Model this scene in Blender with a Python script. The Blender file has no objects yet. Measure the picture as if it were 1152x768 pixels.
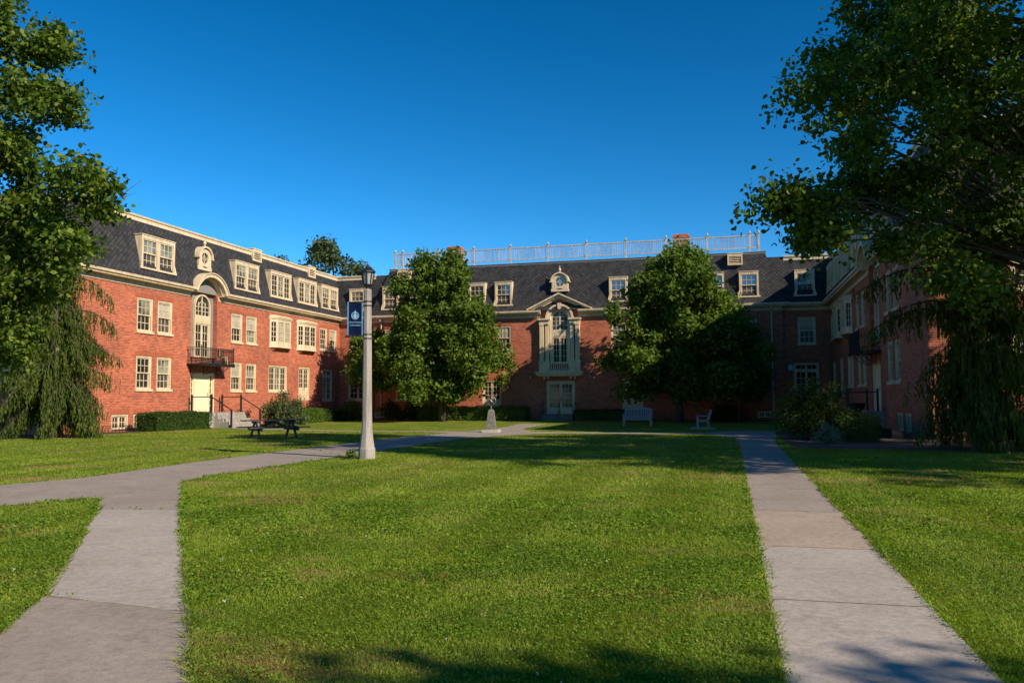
import bpy, bmesh, math, random
import numpy as np
from mathutils import Vector, Matrix, Quaternion

PI = math.pi
scene = bpy.context.scene
COL = scene.collection
rng = np.random.default_rng(7)
random.seed(7)

# ------------------------------------------------------------------ camera
YAW, PITCH, ROLL = 0.254745548, 0.06317095, -0.006
CAM = Vector((11.54, -60.38, 1.5))
FPX = 926.0
fw0 = Vector((0, math.cos(PITCH), math.sin(PITCH)))
up0 = Vector((0, -math.sin(PITCH), math.cos(PITCH)))
rt0 = Vector((1, 0, 0))
r1 = math.cos(ROLL) * rt0 + math.sin(ROLL) * up0
u1 = -math.sin(ROLL) * rt0 + math.cos(ROLL) * up0
RZ = Matrix.Rotation(YAW, 3, 'Z')
RT, UP, FW = RZ @ r1, RZ @ u1, RZ @ fw0
cam_d = bpy.data.cameras.new('camera')
cam = bpy.data.objects.new('camera', cam_d)
COL.objects.link(cam)
m = Matrix((RT, UP, -FW)).transposed().to_4x4()
m.translation = CAM
cam.matrix_world = m
cam_d.sensor_width = 36
cam_d.lens = 36 * FPX / 1152
cam_d.shift_y = 6.857 / 1152
cam_d.clip_end = 2000
cam_d.clip_start = 0.05
scene.camera = cam

# ------------------------------------------------------------------ light
SUN = Vector((0.905 * math.cos(math.radians(31.5)), -0.425 * math.cos(math.radians(31.5)), math.sin(math.radians(31.5)))).normalized()
sun_d = bpy.data.lights.new('sun', 'SUN')
sun_d.energy = 4.4
sun_d.angle = math.radians(0.53)
sun_d.color = (1.0, 0.87, 0.69)
sun = bpy.data.objects.new('sun', sun_d)
sun.rotation_euler = (-SUN).to_track_quat('-Z', 'Y').to_euler()
sun.location = (40, -60, 60)
COL.objects.link(sun)
world = bpy.data.worlds.new('World')
scene.world = world
world.use_nodes = True
nt = world.node_tree
bg = nt.nodes['Background']
sky = nt.nodes.new('ShaderNodeTexSky')
sky.sky_type = 'NISHITA'
sky.sun_disc = False
sky.sun_elevation = math.radians(31.5)
sky.sun_rotation = math.atan2(0.905, -0.425)
sky.air_density = 1.0
sky.dust_density = 0.0
sky.ozone_density = 5.0
sky.altitude = 1200
bg.inputs[1].default_value = 0.084
hsv = nt.nodes.new('ShaderNodeHueSaturation')
hsv.inputs['Saturation'].default_value = 1.14
hsv.inputs['Hue'].default_value = 0.487
hsv.inputs['Value'].default_value = 0.53
gam = nt.nodes.new('ShaderNodeGamma')
gam.inputs['Gamma'].default_value = 1.45
nt.links.new(sky.outputs[0], gam.inputs['Color'])
nt.links.new(gam.outputs[0], hsv.inputs['Color'])
nt.links.new(hsv.outputs[0], bg.inputs[0])
vs = scene.view_settings
vs.view_transform = 'Standard'
vs.look = 'None'
vs.exposure = 0.68
vs.gamma = 1

# ------------------------------------------------------------------ materials
MATS = {}
def new_mat(name):
    mt = bpy.data.materials.new(name)
    mt.use_nodes = True
    n = mt.node_tree
    for x in list(n.nodes): n.nodes.remove(x)
    out = n.nodes.new('ShaderNodeOutputMaterial')
    b = n.nodes.new('ShaderNodeBsdfPrincipled')
    n.links.new(b.outputs[0], out.inputs[0])
    MATS[name] = mt
    return mt, n, b, out

def ramp(n, stops, inp=None, interp='LINEAR'):
    r = n.nodes.new('ShaderNodeValToRGB')
    r.color_ramp.interpolation = interp
    e = r.color_ramp.elements
    while len(e) < len(stops): e.new(0.5)
    for k, (p, c) in enumerate(stops):
        e[k].position = p
        e[k].color = (*c, 1)
    if inp is not None: n.links.new(inp, r.inputs[0])
    return r

def noise(n, scale, detail=4, rough=0.55, vec=None):
    t = n.nodes.new('ShaderNodeTexNoise')
    t.inputs['Scale'].default_value = scale
    t.inputs['Detail'].default_value = detail
    t.inputs['Roughness'].default_value = rough
    if vec is not None: n.links.new(vec, t.inputs['Vector'])
    return t

def mixc(n, a, b, fac, mode='MIX'):
    mx = n.nodes.new('ShaderNodeMix')
    mx.data_type = 'RGBA'
    mx.blend_type = mode
    for sock, v in ((mx.inputs[6], a), (mx.inputs[7], b), (mx.inputs[0], fac)):
        if isinstance(v, (tuple, list)): sock.default_value = (*v, 1)
        elif isinstance(v, (int, float)): sock.default_value = v
        else: n.links.new(v, sock)
    return mx.outputs[2]

def bump(n, b, h, strength=0.3, dist=0.02):
    bp = n.nodes.new('ShaderNodeBump')
    bp.inputs['Strength'].default_value = strength
    bp.inputs['Distance'].default_value = dist
    n.links.new(h, bp.inputs['Height'])
    n.links.new(bp.outputs[0], b.inputs['Normal'])

def simple(name, c1, c2, scale=3.0, rough=0.6, metal=0.0, bmp=0.0, detail=5):
    mt, n, b, o = new_mat(name)
    tc = n.nodes.new('ShaderNodeTexCoord')
    ns = noise(n, scale, detail, 0.6, tc.outputs['Object'])
    r = ramp(n, [(0.3, c1), (0.7, c2)], ns.outputs[0])
    n.links.new(r.outputs[0], b.inputs['Base Color'])
    b.inputs['Roughness'].default_value = rough
    b.inputs['Metallic'].default_value = metal
    if bmp: bump(n, b, ns.outputs[0], bmp)
    return mt

def brick_mat(name, c1, c2, mortar, soldier=False):
    mt, n, b, o = new_mat(name)
    uv = n.nodes.new('ShaderNodeUVMap')
    mp = n.nodes.new('ShaderNodeMapping')
    n.links.new(uv.outputs[0], mp.inputs[0])
    if soldier: mp.inputs['Rotation'].default_value = (0, 0, PI / 2)
    br = n.nodes.new('ShaderNodeTexBrick')
    n.links.new(mp.outputs[0], br.inputs[0])
    br.inputs['Scale'].default_value = 1.0
    br.inputs['Brick Width'].default_value = 0.235
    br.inputs['Row Height'].default_value = 0.085
    br.inputs['Mortar Size'].default_value = 0.009
    br.inputs['Mortar Smooth'].default_value = 0.3
    br.inputs['Bias'].default_value = 0.0
    br.inputs['Color1'].default_value = (*c1, 1)
    br.inputs['Color2'].default_value = (*c2, 1)
    br.inputs['Mortar'].default_value = (*mortar, 1)
    ns = noise(n, 0.35, 5, 0.6, uv.outputs[0])
    r = ramp(n, [(0.3, (0.72, 0.70, 0.70)), (0.7, (1.12, 1.08, 1.05))], ns.outputs[0])
    c = mixc(n, br.outputs['Color'], r.outputs[0], 1.0, 'MULTIPLY')
    n2 = noise(n, 3.0, 2, 0.5, uv.outputs[0])
    r2 = ramp(n, [(0.3, (0.7, 0.7, 0.72)), (0.7, (1.2, 1.18, 1.15))], n2.outputs[0])
    c = mixc(n, c, r2.outputs[0], 0.3, 'MULTIPLY')
    n.links.new(c, b.inputs['Base Color'])
    b.inputs['Roughness'].default_value = 0.85
    bump(n, b, br.outputs['Fac'], -0.5, 0.006)
    return mt

brick_mat('brick', (0.51, 0.120, 0.049), (0.25, 0.047, 0.021), (0.46, 0.255, 0.165))
brick_mat('lintel_brick', (0.44, 0.095, 0.035), (0.34, 0.07, 0.028), (0.30, 0.15, 0.09), True)

def slate_mat():
    mt, n, b, o = new_mat('slate')
    uv = n.nodes.new('ShaderNodeUVMap')
    mp = n.nodes.new('ShaderNodeMapping')
    mp.inputs['Rotation'].default_value = (0, 0, PI / 4)
    mp.inputs['Scale'].default_value = (1.0, 1.15, 1)
    n.links.new(uv.outputs[0], mp.inputs[0])
    br = n.nodes.new('ShaderNodeTexBrick')
    n.links.new(mp.outputs[0], br.inputs[0])
    br.offset = 0.0
    br.inputs['Scale'].default_value = 1.0
    br.inputs['Brick Width'].default_value = 0.21
    br.inputs['Row Height'].default_value = 0.21
    br.inputs['Mortar Size'].default_value = 0.02
    br.inputs['Mortar Smooth'].default_value = 0.6
    br.inputs['Color1'].default_value = (0.052, 0.050, 0.053, 1)
    br.inputs['Color2'].default_value = (0.024, 0.023, 0.026, 1)
    br.inputs['Mortar'].default_value = (0.006, 0.006, 0.007, 1)
    ns = noise(n, 0.5, 4, 0.6, uv.outputs[0])
    r = ramp(n, [(0.3, (0.92, 0.92, 0.93)), (0.7, (1.05, 1.05, 1.04))], ns.outputs[0])
    c = mixc(n, br.outputs['Color'], r.outputs[0], 1.0, 'MULTIPLY')
    n.links.new(c, b.inputs['Base Color'])
    b.inputs['Roughness'].default_value = 0.8
    b.inputs['Specular IOR Level'].default_value = 0.25
    bump(n, b, br.outputs['Fac'], -0.7, 0.02)
slate_mat()

simple('cream', (0.60, 0.475, 0.30), (0.70, 0.565, 0.37), 1.5, 0.6)
def weather(name, amt):
    mt = MATS[name]; n = mt.node_tree
    b = n.nodes['Principled BSDF']
    src = b.inputs['Base Color'].links[0].from_socket
    tc = n.nodes.new('ShaderNodeTexCoord')
    mp = n.nodes.new('ShaderNodeMapping')
    mp.inputs['Scale'].default_value = (5.0, 5.0, 0.6)
    n.links.new(tc.outputs['Object'], mp.inputs[0])
    ns = noise(n, 1.6, 5, 0.7, mp.outputs[0])
    r = ramp(n, [(0.36, (1 - amt, 1 - amt * 1.1, 1 - amt * 1.15)), (0.58, (1, 1, 1))], ns.outputs[0])
    n.links.new(mixc(n, src, r.outputs[0], 1.0, 'MULTIPLY'), b.inputs['Base Color'])
weather('cream', 0.30)
simple('cream_door', (0.72, 0.60, 0.38), (0.78, 0.66, 0.44), 1.5, 0.45)
simple('white_paint', (0.40, 0.375, 0.35), (0.50, 0.475, 0.45), 2.0, 0.6)
simple('plaster', (0.17, 0.155, 0.135), (0.25, 0.225, 0.20), 14.0, 0.9, 0, 0.3)
simple('flat_roof', (0.12, 0.11, 0.10), (0.18, 0.165, 0.15), 1.0, 0.9)
simple('grey_trim', (0.22, 0.20, 0.18), (0.30, 0.27, 0.25), 1.2, 0.7)
simple('black_iron', (0.008, 0.008, 0.009), (0.02, 0.02, 0.022), 20, 0.45, 0.0)
simple('stone_step', (0.24, 0.215, 0.185), (0.38, 0.345, 0.30), 5, 0.85, 0, 0.2)
simple('dark_step', (0.10, 0.10, 0.105), (0.16, 0.16, 0.165), 5, 0.85, 0, 0.2)
simple('pole_concrete', (0.29, 0.255, 0.225), (0.38, 0.34, 0.305), 30, 0.9, 0, 0.2)
WEATHER_LATER = ('pole_concrete', 'stone_step', 'white_paint')
simple('pedestal_stone', (0.09, 0.08, 0.07), (0.20, 0.18, 0.155), 6, 0.85, 0, 0.3)
simple('slab_stone', (0.33, 0.29, 0.24), (0.45, 0.40, 0.34), 6, 0.9, 0, 0.2)
for q_ in WEATHER_LATER: weather(q_, 0.35)
simple('bronze', (0.16, 0.17, 0.16), (0.26, 0.27, 0.25), 12, 0.4, 0.6)
simple('weathered_wood', (0.20, 0.20, 0.20), (0.32, 0.315, 0.31), 8, 0.85, 0, 0.2)
simple('dark_wood', (0.030, 0.029, 0.030), (0.060, 0.056, 0.055), 6, 0.75, 0, 0.2)
simple('teal_glaze', (0.02, 0.10, 0.12), (0.03, 0.16, 0.18), 4, 0.3)
simple('dark_plastic', (0.015, 0.015, 0.018), (0.03, 0.03, 0.032), 4, 0.5)
simple('banner_blue', (0.0015, 0.006, 0.030), (0.002, 0.009, 0.040), 5, 0.9)
MATS['banner_blue'].node_tree.nodes['Principled BSDF'].inputs['Specular IOR Level'].default_value = 0.1
simple('banner_edge', (0.06, 0.17, 0.32), (0.08, 0.20, 0.36), 5, 0.8)
simple('banner_print', (0.16, 0.33, 0.48), (0.18, 0.36, 0.52), 5, 0.8)
simple('sign_blue', (0.30, 0.52, 0.80), (0.36, 0.58, 0.85), 9, 0.5)
simple('bark', (0.035, 0.027, 0.021), (0.09, 0.072, 0.058), 9, 0.95, 0, 0.6)
simple('mulch', (0.022, 0.016, 0.012), (0.075, 0.052, 0.036), 22, 0.95, 0, 0.8)
simple('pipe_cream', (0.55, 0.46, 0.36), (0.62, 0.52, 0.42), 4, 0.5)
simple('wicker', (0.50, 0.42, 0.28), (0.62, 0.52, 0.36), 10, 0.7)

def glass_mat(name, c1, c2, rough=0.08, sc=1.4, ior=1.5):
    mt, n, b, o = new_mat(name)
    tc = n.nodes.new('ShaderNodeTexCoord')
    oi = n.nodes.new('ShaderNodeObjectInfo')
    ad = n.nodes.new('ShaderNodeVectorMath')
    n.links.new(tc.outputs['Object'], ad.inputs[0])
    sc_ = n.nodes.new('ShaderNodeVectorMath')
    sc_.operation = 'SCALE'
    cmb = n.nodes.new('ShaderNodeCombineXYZ')
    n.links.new(oi.outputs['Random'], cmb.inputs[0])
    n.links.new(oi.outputs['Random'], cmb.inputs[2])
    n.links.new(cmb.outputs[0], sc_.inputs[0])
    sc_.inputs['Scale'].default_value = 37.0
    n.links.new(sc_.outputs[0], ad.inputs[1])
    ns = noise(n, sc, 3, 0.5, ad.outputs[0])
    r = ramp(n, [(0.38, c1), (0.62, c2)], ns.outputs[0])
    n.links.new(r.outputs[0], b.inputs['Base Color'])
    b.inputs['Roughness'].default_value = rough
    b.inputs['IOR'].default_value = ior
    bump(n, b, ns.outputs[0], 0.04, 0.05)
glass_mat('pane_dark', (0.010, 0.011, 0.012), (0.035, 0.038, 0.036), ior=1.5)
glass_mat('pane_curtain', (0.05, 0.06, 0.05), (0.26, 0.27, 0.21))
glass_mat('pane_screen', (0.035, 0.032, 0.028), (0.10, 0.085, 0.07), 0.35)
glass_mat('pane_blind', (0.30, 0.28, 0.22), (0.42, 0.39, 0.31), 0.12)
glass_mat('pane_sky', (0.03, 0.035, 0.04), (0.06, 0.07, 0.08), 0.03, ior=2.5)
def frosted():
    mt, n, b, o = new_mat('lantern_glass')
    tc = n.nodes.new('ShaderNodeTexCoord')
    ns = noise(n, 14, 3, 0.5, tc.outputs['Object'])
    r = ramp(n, [(0.3, (0.30, 0.29, 0.28)), (0.7, (0.50, 0.48, 0.46))], ns.outputs[0])
    n.links.new(r.outputs[0], b.inputs['Base Color'])
    b.inputs['Roughness'].default_value = 0.35
    b.inputs['Transmission Weight'].default_value = 0.3
frosted()

def concrete_mat(name, ca, cb, stain):
    mt, n, b, o = new_mat(name)
    tc = n.nodes.new('ShaderNodeTexCoord')
    n1 = noise(n, 0.9, 6, 0.6, tc.outputs['Object'])
    n2 = noise(n, 14, 4, 0.65, tc.outputs['Object'])
    n3 = noise(n, 75, 3, 0.7, tc.outputs['Object'])
    r = ramp(n, [(0.3, ca), (0.7, cb)], n1.outputs[0])
    r2 = ramp(n, [(0.35, (0.82, 0.81, 0.80)), (0.65, (1.08, 1.07, 1.05))], n2.outputs[0])
    c = mixc(n, r.outputs[0], r2.outputs[0], 1.0, 'MULTIPLY')
    r3 = ramp(n, [(0.30, (0.62, 0.60, 0.58)), (0.46, (0.98, 0.98, 0.98)), (0.70, (1.10, 1.10, 1.10))], n3.outputs[0])
    c = mixc(n, c, r3.outputs[0], 1.0, 'MULTIPLY')
    n4 = noise(n, 2.2, 6, 0.75, tc.outputs['Object'])
    rs = ramp(n, [(0.54, (0, 0, 0)), (0.72, (0.9, 0.9, 0.9))], n4.outputs[0])
    c = mixc(n, c, stain, rs.outputs[0])
    vo = n.nodes.new('ShaderNodeTexVoronoi')
    vo.feature = 'DISTANCE_TO_EDGE'
    vo.inputs['Scale'].default_value = 0.22
    wv = noise(n, 2.5, 4, 0.7, tc.outputs['Object'])
    av = n.nodes.new('ShaderNodeMixRGB')
    av.inputs[0].default_value = 0.22
    n.links.new(tc.outputs['Object'], av.inputs[1]); n.links.new(wv.outputs['Color'], av.inputs[2])
    n.links.new(av.outputs[0], vo.inputs['Vector'])
    rc = ramp(n, [(0.0, (0.45, 0.42, 0.38)), (0.0035, (1, 1, 1))], vo.outputs['Distance'])
    c = mixc(n, c, rc.outputs[0], 0.3, 'MULTIPLY')
    n.links.new(c, b.inputs['Base Color'])
    b.inputs['Roughness'].default_value = 0.9
    bump(n, b, n2.outputs[0], 0.15, 0.01)
concrete_mat('path_tan', (0.25, 0.207, 0.172), (0.33, 0.277, 0.234), (0.165, 0.132, 0.106))
concrete_mat('path_pale', (0.325, 0.283, 0.248), (0.41, 0.360, 0.320), (0.25, 0.20, 0.16))
concrete_mat('path_warm', (0.33, 0.255, 0.195), (0.39, 0.31, 0.24), (0.21, 0.16, 0.12))
concrete_mat('asphalt', (0.05, 0.05, 0.052), (0.09, 0.088, 0.085), (0.04, 0.04, 0.04))

def lawn_mat():
    mt, n, b, o = new_mat('lawn')
    tc = n.nodes.new('ShaderNodeTexCoord')
    n1 = noise(n, 0.28, 5, 0.6, tc.outputs['Object'])
    r = ramp(n, [(0.32, (0.095, 0.155, 0.010)), (0.5, (0.145, 0.205, 0.016)), (0.68, (0.200, 0.230, 0.028))], n1.outputs[0])
    n2 = noise(n, 7, 5, 0.7, tc.outputs['Object'])
    r2 = ramp(n, [(0.3, (0.55, 0.6, 0.55)), (0.7, (1.3, 1.25, 1.2))], n2.outputs[0])
    c = mixc(n, r.outputs[0], r2.outputs[0], 1.0, 'MULTIPLY')
    mp = n.nodes.new('ShaderNodeMapping')
    mp.inputs['Scale'].default_value = (0.35, 0.6, 1)
    n.links.new(tc.outputs['Object'], mp.inputs[0])
    n3 = noise(n, 1.0, 6, 0.72, mp.outputs[0])
    rs = ramp(n, [(0.53, (0, 0, 0)), (0.66, (0.9, 0.9, 0.9))], n3.outputs[0])
    c = mixc(n, c, (0.30, 0.21, 0.085), rs.outputs[0])
    n.links.new(c, b.inputs['Base Color'])
    b.inputs['Roughness'].default_value = 0.95
    b.inputs['Specular IOR Level'].default_value = 0.1
    n4 = noise(n, 34, 4, 0.75, tc.outputs['Object'])
    bump(n, b, n4.outputs[0], 0.9, 0.05)
lawn_mat()

def leaf_mat(name, stops, trans=0.35, rough=0.55, spec=0.22, tint=None, clump=0.55):
    """stops: ramp over the random value of each leaf; large noise shifts whole sprays"""
    mt, n, b, o = new_mat(name)
    ge = n.nodes.new('ShaderNodeNewGeometry')
    tc = n.nodes.new('ShaderNodeTexCoord')
    ns = noise(n, 0.9, 3, 0.5, tc.outputs['Object'])
    ma = n.nodes.new('ShaderNodeMath')
    ma.operation = 'MULTIPLY_ADD'
    ma.inputs[1].default_value = 1 - clump
    n.links.new(ge.outputs['Random Per Island'], ma.inputs[0])
    mb_ = n.nodes.new('ShaderNodeMath')
    mb_.operation = 'MULTIPLY'
    mb_.inputs[1].default_value = clump
    n.links.new(ns.outputs[0], mb_.inputs[0])
    n.links.new(mb_.outputs[0], ma.inputs[2])
    r = ramp(n, stops, ma.outputs[0])
    n.links.new(r.outputs[0], b.inputs['Base Color'])
    b.inputs['Roughness'].default_value = rough
    b.inputs['Specular IOR Level'].default_value = spec
    tr = n.nodes.new('ShaderNodeBsdfTranslucent')
    tcol = mixc(n, r.outputs[0], tint or (1.5, 1.6, 0.5), 1.0, 'MULTIPLY')
    n.links.new(tcol, tr.inputs[0])
    mx = n.nodes.new('ShaderNodeMixShader')
    mx.inputs[0].default_value = trans
    n.links.new(b.outputs[0], mx.inputs[1])
    n.links.new(tr.outputs[0], mx.inputs[2])
    n.links.new(mx.outputs[0], o.inputs[0])
    return mt
leaf_mat('leaf_bright', [(0.2, (0.034, 0.068, 0.008)), (0.5, (0.068, 0.120, 0.012)), (0.72, (0.125, 0.180, 0.018)), (0.95, (0.23, 0.245, 0.028))], 0.34, clump=0.4)
leaf_mat('leaf_deep', [(0.2, (0.036, 0.070, 0.010)), (0.5, (0.070, 0.120, 0.013)), (0.8, (0.145, 0.185, 0.020)), (0.97, (0.30, 0.20, 0.02))], 0.42)
leaf_mat('leaf_magnolia', [(0.2, (0.048, 0.090, 0.011)), (0.5, (0.088, 0.145, 0.016)), (0.8, (0.140, 0.195, 0.024))], 0.34)
leaf_mat('leaf_far', [(0.2, (0.04, 0.065, 0.028)), (0.6, (0.075, 0.10, 0.04)), (0.9, (0.11, 0.13, 0.05))], 0.25)
leaf_mat('leaf_conifer', [(0.2, (0.028, 0.050, 0.010)), (0.55, (0.070, 0.100, 0.017)), (0.85, (0.15, 0.165, 0.028))], 0.25, 0.7, 0.12)
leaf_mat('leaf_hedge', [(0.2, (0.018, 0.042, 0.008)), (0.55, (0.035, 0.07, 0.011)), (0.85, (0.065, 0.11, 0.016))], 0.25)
leaf_mat('leaf_laurel', [(0.2, (0.045, 0.085, 0.010)), (0.55, (0.075, 0.125, 0.014)), (0.85, (0.11, 0.16, 0.02))], 0.25)
leaf_mat('leaf_rhododendron', [(0.2, (0.04, 0.06, 0.022)), (0.55, (0.075, 0.10, 0.035)), (0.85, (0.13, 0.15, 0.05)), (0.98, (0.30, 0.10, 0.06))], 0.2)
leaf_mat('leaf_purple', [(0.2, (0.03, 0.010, 0.012)), (0.6, (0.06, 0.016, 0.02)), (0.9, (0.10, 0.03, 0.03))], 0.2, tint=(1.5, 0.7, 0.7))
leaf_mat('leaf_silver', [(0.2, (0.10, 0.14, 0.09)), (0.6, (0.17, 0.21, 0.14)), (0.9, (0.26, 0.29, 0.20))], 0.2)
leaf_mat('grass_blade', [(0.2, (0.100, 0.175, 0.010)), (0.42, (0.165, 0.250, 0.016)), (0.62, (0.250, 0.315, 0.030)), (0.78, (0.33, 0.32, 0.065)), (0.95, (0.42, 0.32, 0.15))], 0.35, 0.6, 0.2, clump=0.5)
def turf_blades():
    mt = MATS['grass_blade']
    n = mt.node_tree
    tc = n.nodes.new('ShaderNodeTexCoord')
    mp = n.nodes.new('ShaderNodeMapping')
    mp.inputs['Scale'].default_value = (0.35, 0.6, 1)
    n.links.new(tc.outputs['Object'], mp.inputs[0])
    n3 = noise(n, 1.0, 6, 0.72, mp.outputs[0])
    rs = ramp(n, [(0.53, (0, 0, 0)), (0.66, (0.8, 0.8, 0.8))], n3.outputs[0])
    n5 = noise(n, 0.55, 4, 0.6, tc.outputs['Object'])
    rd = ramp(n, [(0.35, (0.62, 0.66, 0.62)), (0.65, (1.12, 1.08, 1.1))], n5.outputs[0])
    old = [nd for nd in n.nodes if nd.type == 'VALTORGB' and len(nd.color_ramp.elements) == 5][0]
    c = mixc(n, old.outputs[0], rd.outputs[0], 1.0, 'MULTIPLY')
    c = mixc(n, c, (0.30, 0.20, 0.085), rs.outputs[0])
    b = [nd for nd in n.nodes if nd.type == 'BSDF_PRINCIPLED'][0]
    n.links.new(c, b.inputs['Base Color'])
    for nd in n.nodes:
        if nd.type == 'MIX' and nd.blend_type == 'MULTIPLY':
            for l in list(n.links):
                if l.to_node == nd and l.from_node == old and l.to_socket == nd.inputs[6] and any(k.to_node.type == 'BSDF_TRANSLUCENT' for k in n.links if k.from_node == nd):
                    n.links.new(c, nd.inputs[6])
turf_blades()
leaf_mat('clover_leaf', [(0.2, (0.07, 0.135, 0.010)), (0.6, (0.145, 0.235, 0.018)), (0.9, (0.24, 0.32, 0.03))], 0.35, 0.6, 0.2)
leaf_mat('clover_flower', [(0.2, (0.45, 0.40, 0.36)), (0.9, (0.60, 0.52, 0.48))], 0.2, tint=(1, 1, 1))
leaf_mat('fallen', [(0.2, (0.20, 0.085, 0.025)), (0.6, (0.32, 0.17, 0.04)), (0.9, (0.38, 0.26, 0.08))], 0.2, tint=(1, 1, 1))
M = MATS

# ------------------------------------------------------------------ helpers
class MB:
    """collects polygons; build() links them as ONE mesh object"""
    def __init__(s):
        s.v, s.f, s.m = [], [], []
    def poly(s, pts, mi=0):
        i = len(s.v)
        s.v += [tuple(p) for p in pts]
        s.f.append(tuple(range(i, i + len(pts))))
        s.m.append(mi)
    def box(s, x0, x1, y0, y1, z0, z1, mi=0):
        if x1 < x0: x0, x1 = x1, x0
        if y1 < y0: y0, y1 = y1, y0
        if z1 < z0: z0, z1 = z1, z0
        i = len(s.v)
        s.v += [(x0, y0, z0), (x1, y0, z0), (x1, y1, z0), (x0, y1, z0), (x0, y0, z1), (x1, y0, z1), (x1, y1, z1), (x0, y1, z1)]
        for q in ((0, 3, 2, 1), (4, 5, 6, 7), (0, 1, 5, 4), (1, 2, 6, 5), (2, 3, 7, 6), (3, 0, 4, 7)):
            s.f.append(tuple(i + k for k in q)); s.m.append(mi)
    def beam(s, a, b, w, h, mi=0, up=(0, 0, 1)):
        a, b = Vector(a), Vector(b)
        d = (b - a).normalized()
        u = Vector(up)
        if abs(d.dot(u)) > 0.98: u = Vector((1, 0, 0))
        sx = d.cross(u).normalized() * w / 2
        sz = sx.cross(d).normalized() * h / 2
        i = len(s.v)
        for p in (a, b):
            s.v += [tuple(p - sx - sz), tuple(p + sx - sz), tuple(p + sx + sz), tuple(p - sx + sz)]
        for q in ((0, 1, 2, 3), (7, 6, 5, 4), (0, 4, 5, 1), (1, 5, 6, 2), (2, 6, 7, 3), (3, 7, 4, 0)):
            s.f.append(tuple(i + k for k in q)); s.m.append(mi)
    def tube(s, pts, rad, n=8, mi=0, cap=True):
        pts = [Vector(p) for p in pts]
        if not hasattr(rad, '__len__'): rad = [rad] * len(pts)
        i0 = len(s.v)
        prev = None
        for k, p in enumerate(pts):
            d = (pts[min(k + 1, len(pts) - 1)] - pts[max(k - 1, 0)]).normalized()
            if prev is None:
                a = Vector((0, 0, 1)) if abs(d.z) < 0.9 else Vector((1, 0, 0))
                prev = d.cross(a).normalized()
            u = (prev - d * prev.dot(d)).normalized()
            prev = u
            w = d.cross(u)
            for j in range(n):
                t = 2 * PI * j / n
                s.v.append(tuple(p + (u * math.cos(t) + w * math.sin(t)) * rad[k]))
        for k in range(len(pts) - 1):
            for j in range(n):
                a = i0 + k * n + j; b = i0 + k * n + (j + 1) % n
                s.f.append((a, b, b + n, a + n)); s.m.append(mi)
        if cap:
            s.f.append(tuple(i0 + j for j in reversed(range(n)))); s.m.append(mi)
            e = i0 + (len(pts) - 1) * n
            s.f.append(tuple(e + j for j in range(n))); s.m.append(mi)
    def lathe(s, prof, n=12, c=(0, 0), mi=0, phase=0.0):
        i0 = len(s.v)
        for (r, z) in prof:
            for j in range(n):
                t = 2 * PI * j / n + phase
                s.v.append((c[0] + r * math.cos(t), c[1] + r * math.sin(t), z))
        for k in range(len(prof) - 1):
            for j in range(n):
                a = i0 + k * n + j; b = i0 + k * n + (j + 1) % n
                s.f.append((a, b, b + n, a + n)); s.m.append(mi)
        s.f.append(tuple(i0 + j for j in reversed(range(n)))); s.m.append(mi)
        e = i0 + (len(prof) - 1) * n
        s.f.append(tuple(e + j for j in range(n))); s.m.append(mi)
    def extrude_y(s, poly, y0, y1, mi=0):
        """poly of (x,z), counter-clockwise seen from -y, front at y0"""
        n = len(poly)
        s.poly([(x, y0, z) for x, z in poly], mi)
        s.poly([(x, y1, z) for x, z in reversed(poly)], mi)
        for k in range(n):
            a, b = poly[k], poly[(k + 1) % n]
            s.poly([(a[0], y0, a[1]), (a[0], y1, a[1]), (b[0], y1, b[1]), (b[0], y0, b[1])], mi)
    def ring_y(s, cx, cz, ri, ro, a0, a1, y0, y1, n=20, mi=0):
        """arch ring in the xz plane from angle a0 to a1, extruded y0..y1"""
        full = abs(a1 - a0) > 2 * PI - 0.01
        A = [a0 + (a1 - a0) * k / n for k in range(n + 1)]
        P = lambda r, t, y: (cx + r * math.cos(t), y, cz + r * math.sin(t))
        for k in range(n):
            t, u = A[k], A[k + 1]
            s.poly([P(ri, t, y0), P(ro, t, y0), P(ro, u, y0), P(ri, u, y0)], mi)
            s.poly([P(ri, u, y1), P(ro, u, y1), P(ro, t, y1), P(ri, t, y1)], mi)
            s.poly([P(ro, t, y0), P(ro, t, y1), P(ro, u, y1), P(ro, u, y0)], mi)
            s.poly([P(ri, u, y0), P(ri, u, y1), P(ri, t, y1), P(ri, t, y0)], mi)
        if not full:
            s.poly([P(ri, a0, y0), P(ri, a0, y1), P(ro, a0, y1), P(ro, a0, y0)], mi)
            s.poly([P(ro, a1, y0), P(ro, a1, y1), P(ri, a1, y1), P(ri, a1, y0)], mi)
    def disc_y(s, cx, cz, r, a0, a1, y, n=20, mi=0, extra=None):
        pts = [(cx + r * math.cos(a0 + (a1 - a0) * k / n), y, cz + r * math.sin(a0 + (a1 - a0) * k / n)) for k in range(n + 1)]
        if extra: pts += extra
        s.poly(pts, mi)
    def sweep(s, path, prof, mi=0):
        """sweep closed profile of (n,z) along an open plan path; n is measured to the right of travel"""
        P = [Vector((p[0], p[1])) for p in path]
        offs = []
        for k, p in enumerate(P):
            ds = []
            if k > 0: ds.append((P[k] - P[k - 1]).normalized())
            if k < len(P) - 1: ds.append((P[k + 1] - P[k]).normalized())
            ns = [Vector((d.y, -d.x)) for d in ds]
            if len(ns) == 1: mv = ns[0]
            else:
                mv = ns[0] + ns[1]
                mv = mv / max(1e-6, mv.dot(ns[0]))
            offs.append(mv)
        m_ = len(prof)
        i0 = len(s.v)
        for p, o in zip(P, offs):
            for (n_, z) in prof:
                q = p + o * n_
                s.v.append((q.x, q.y, z))
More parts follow.
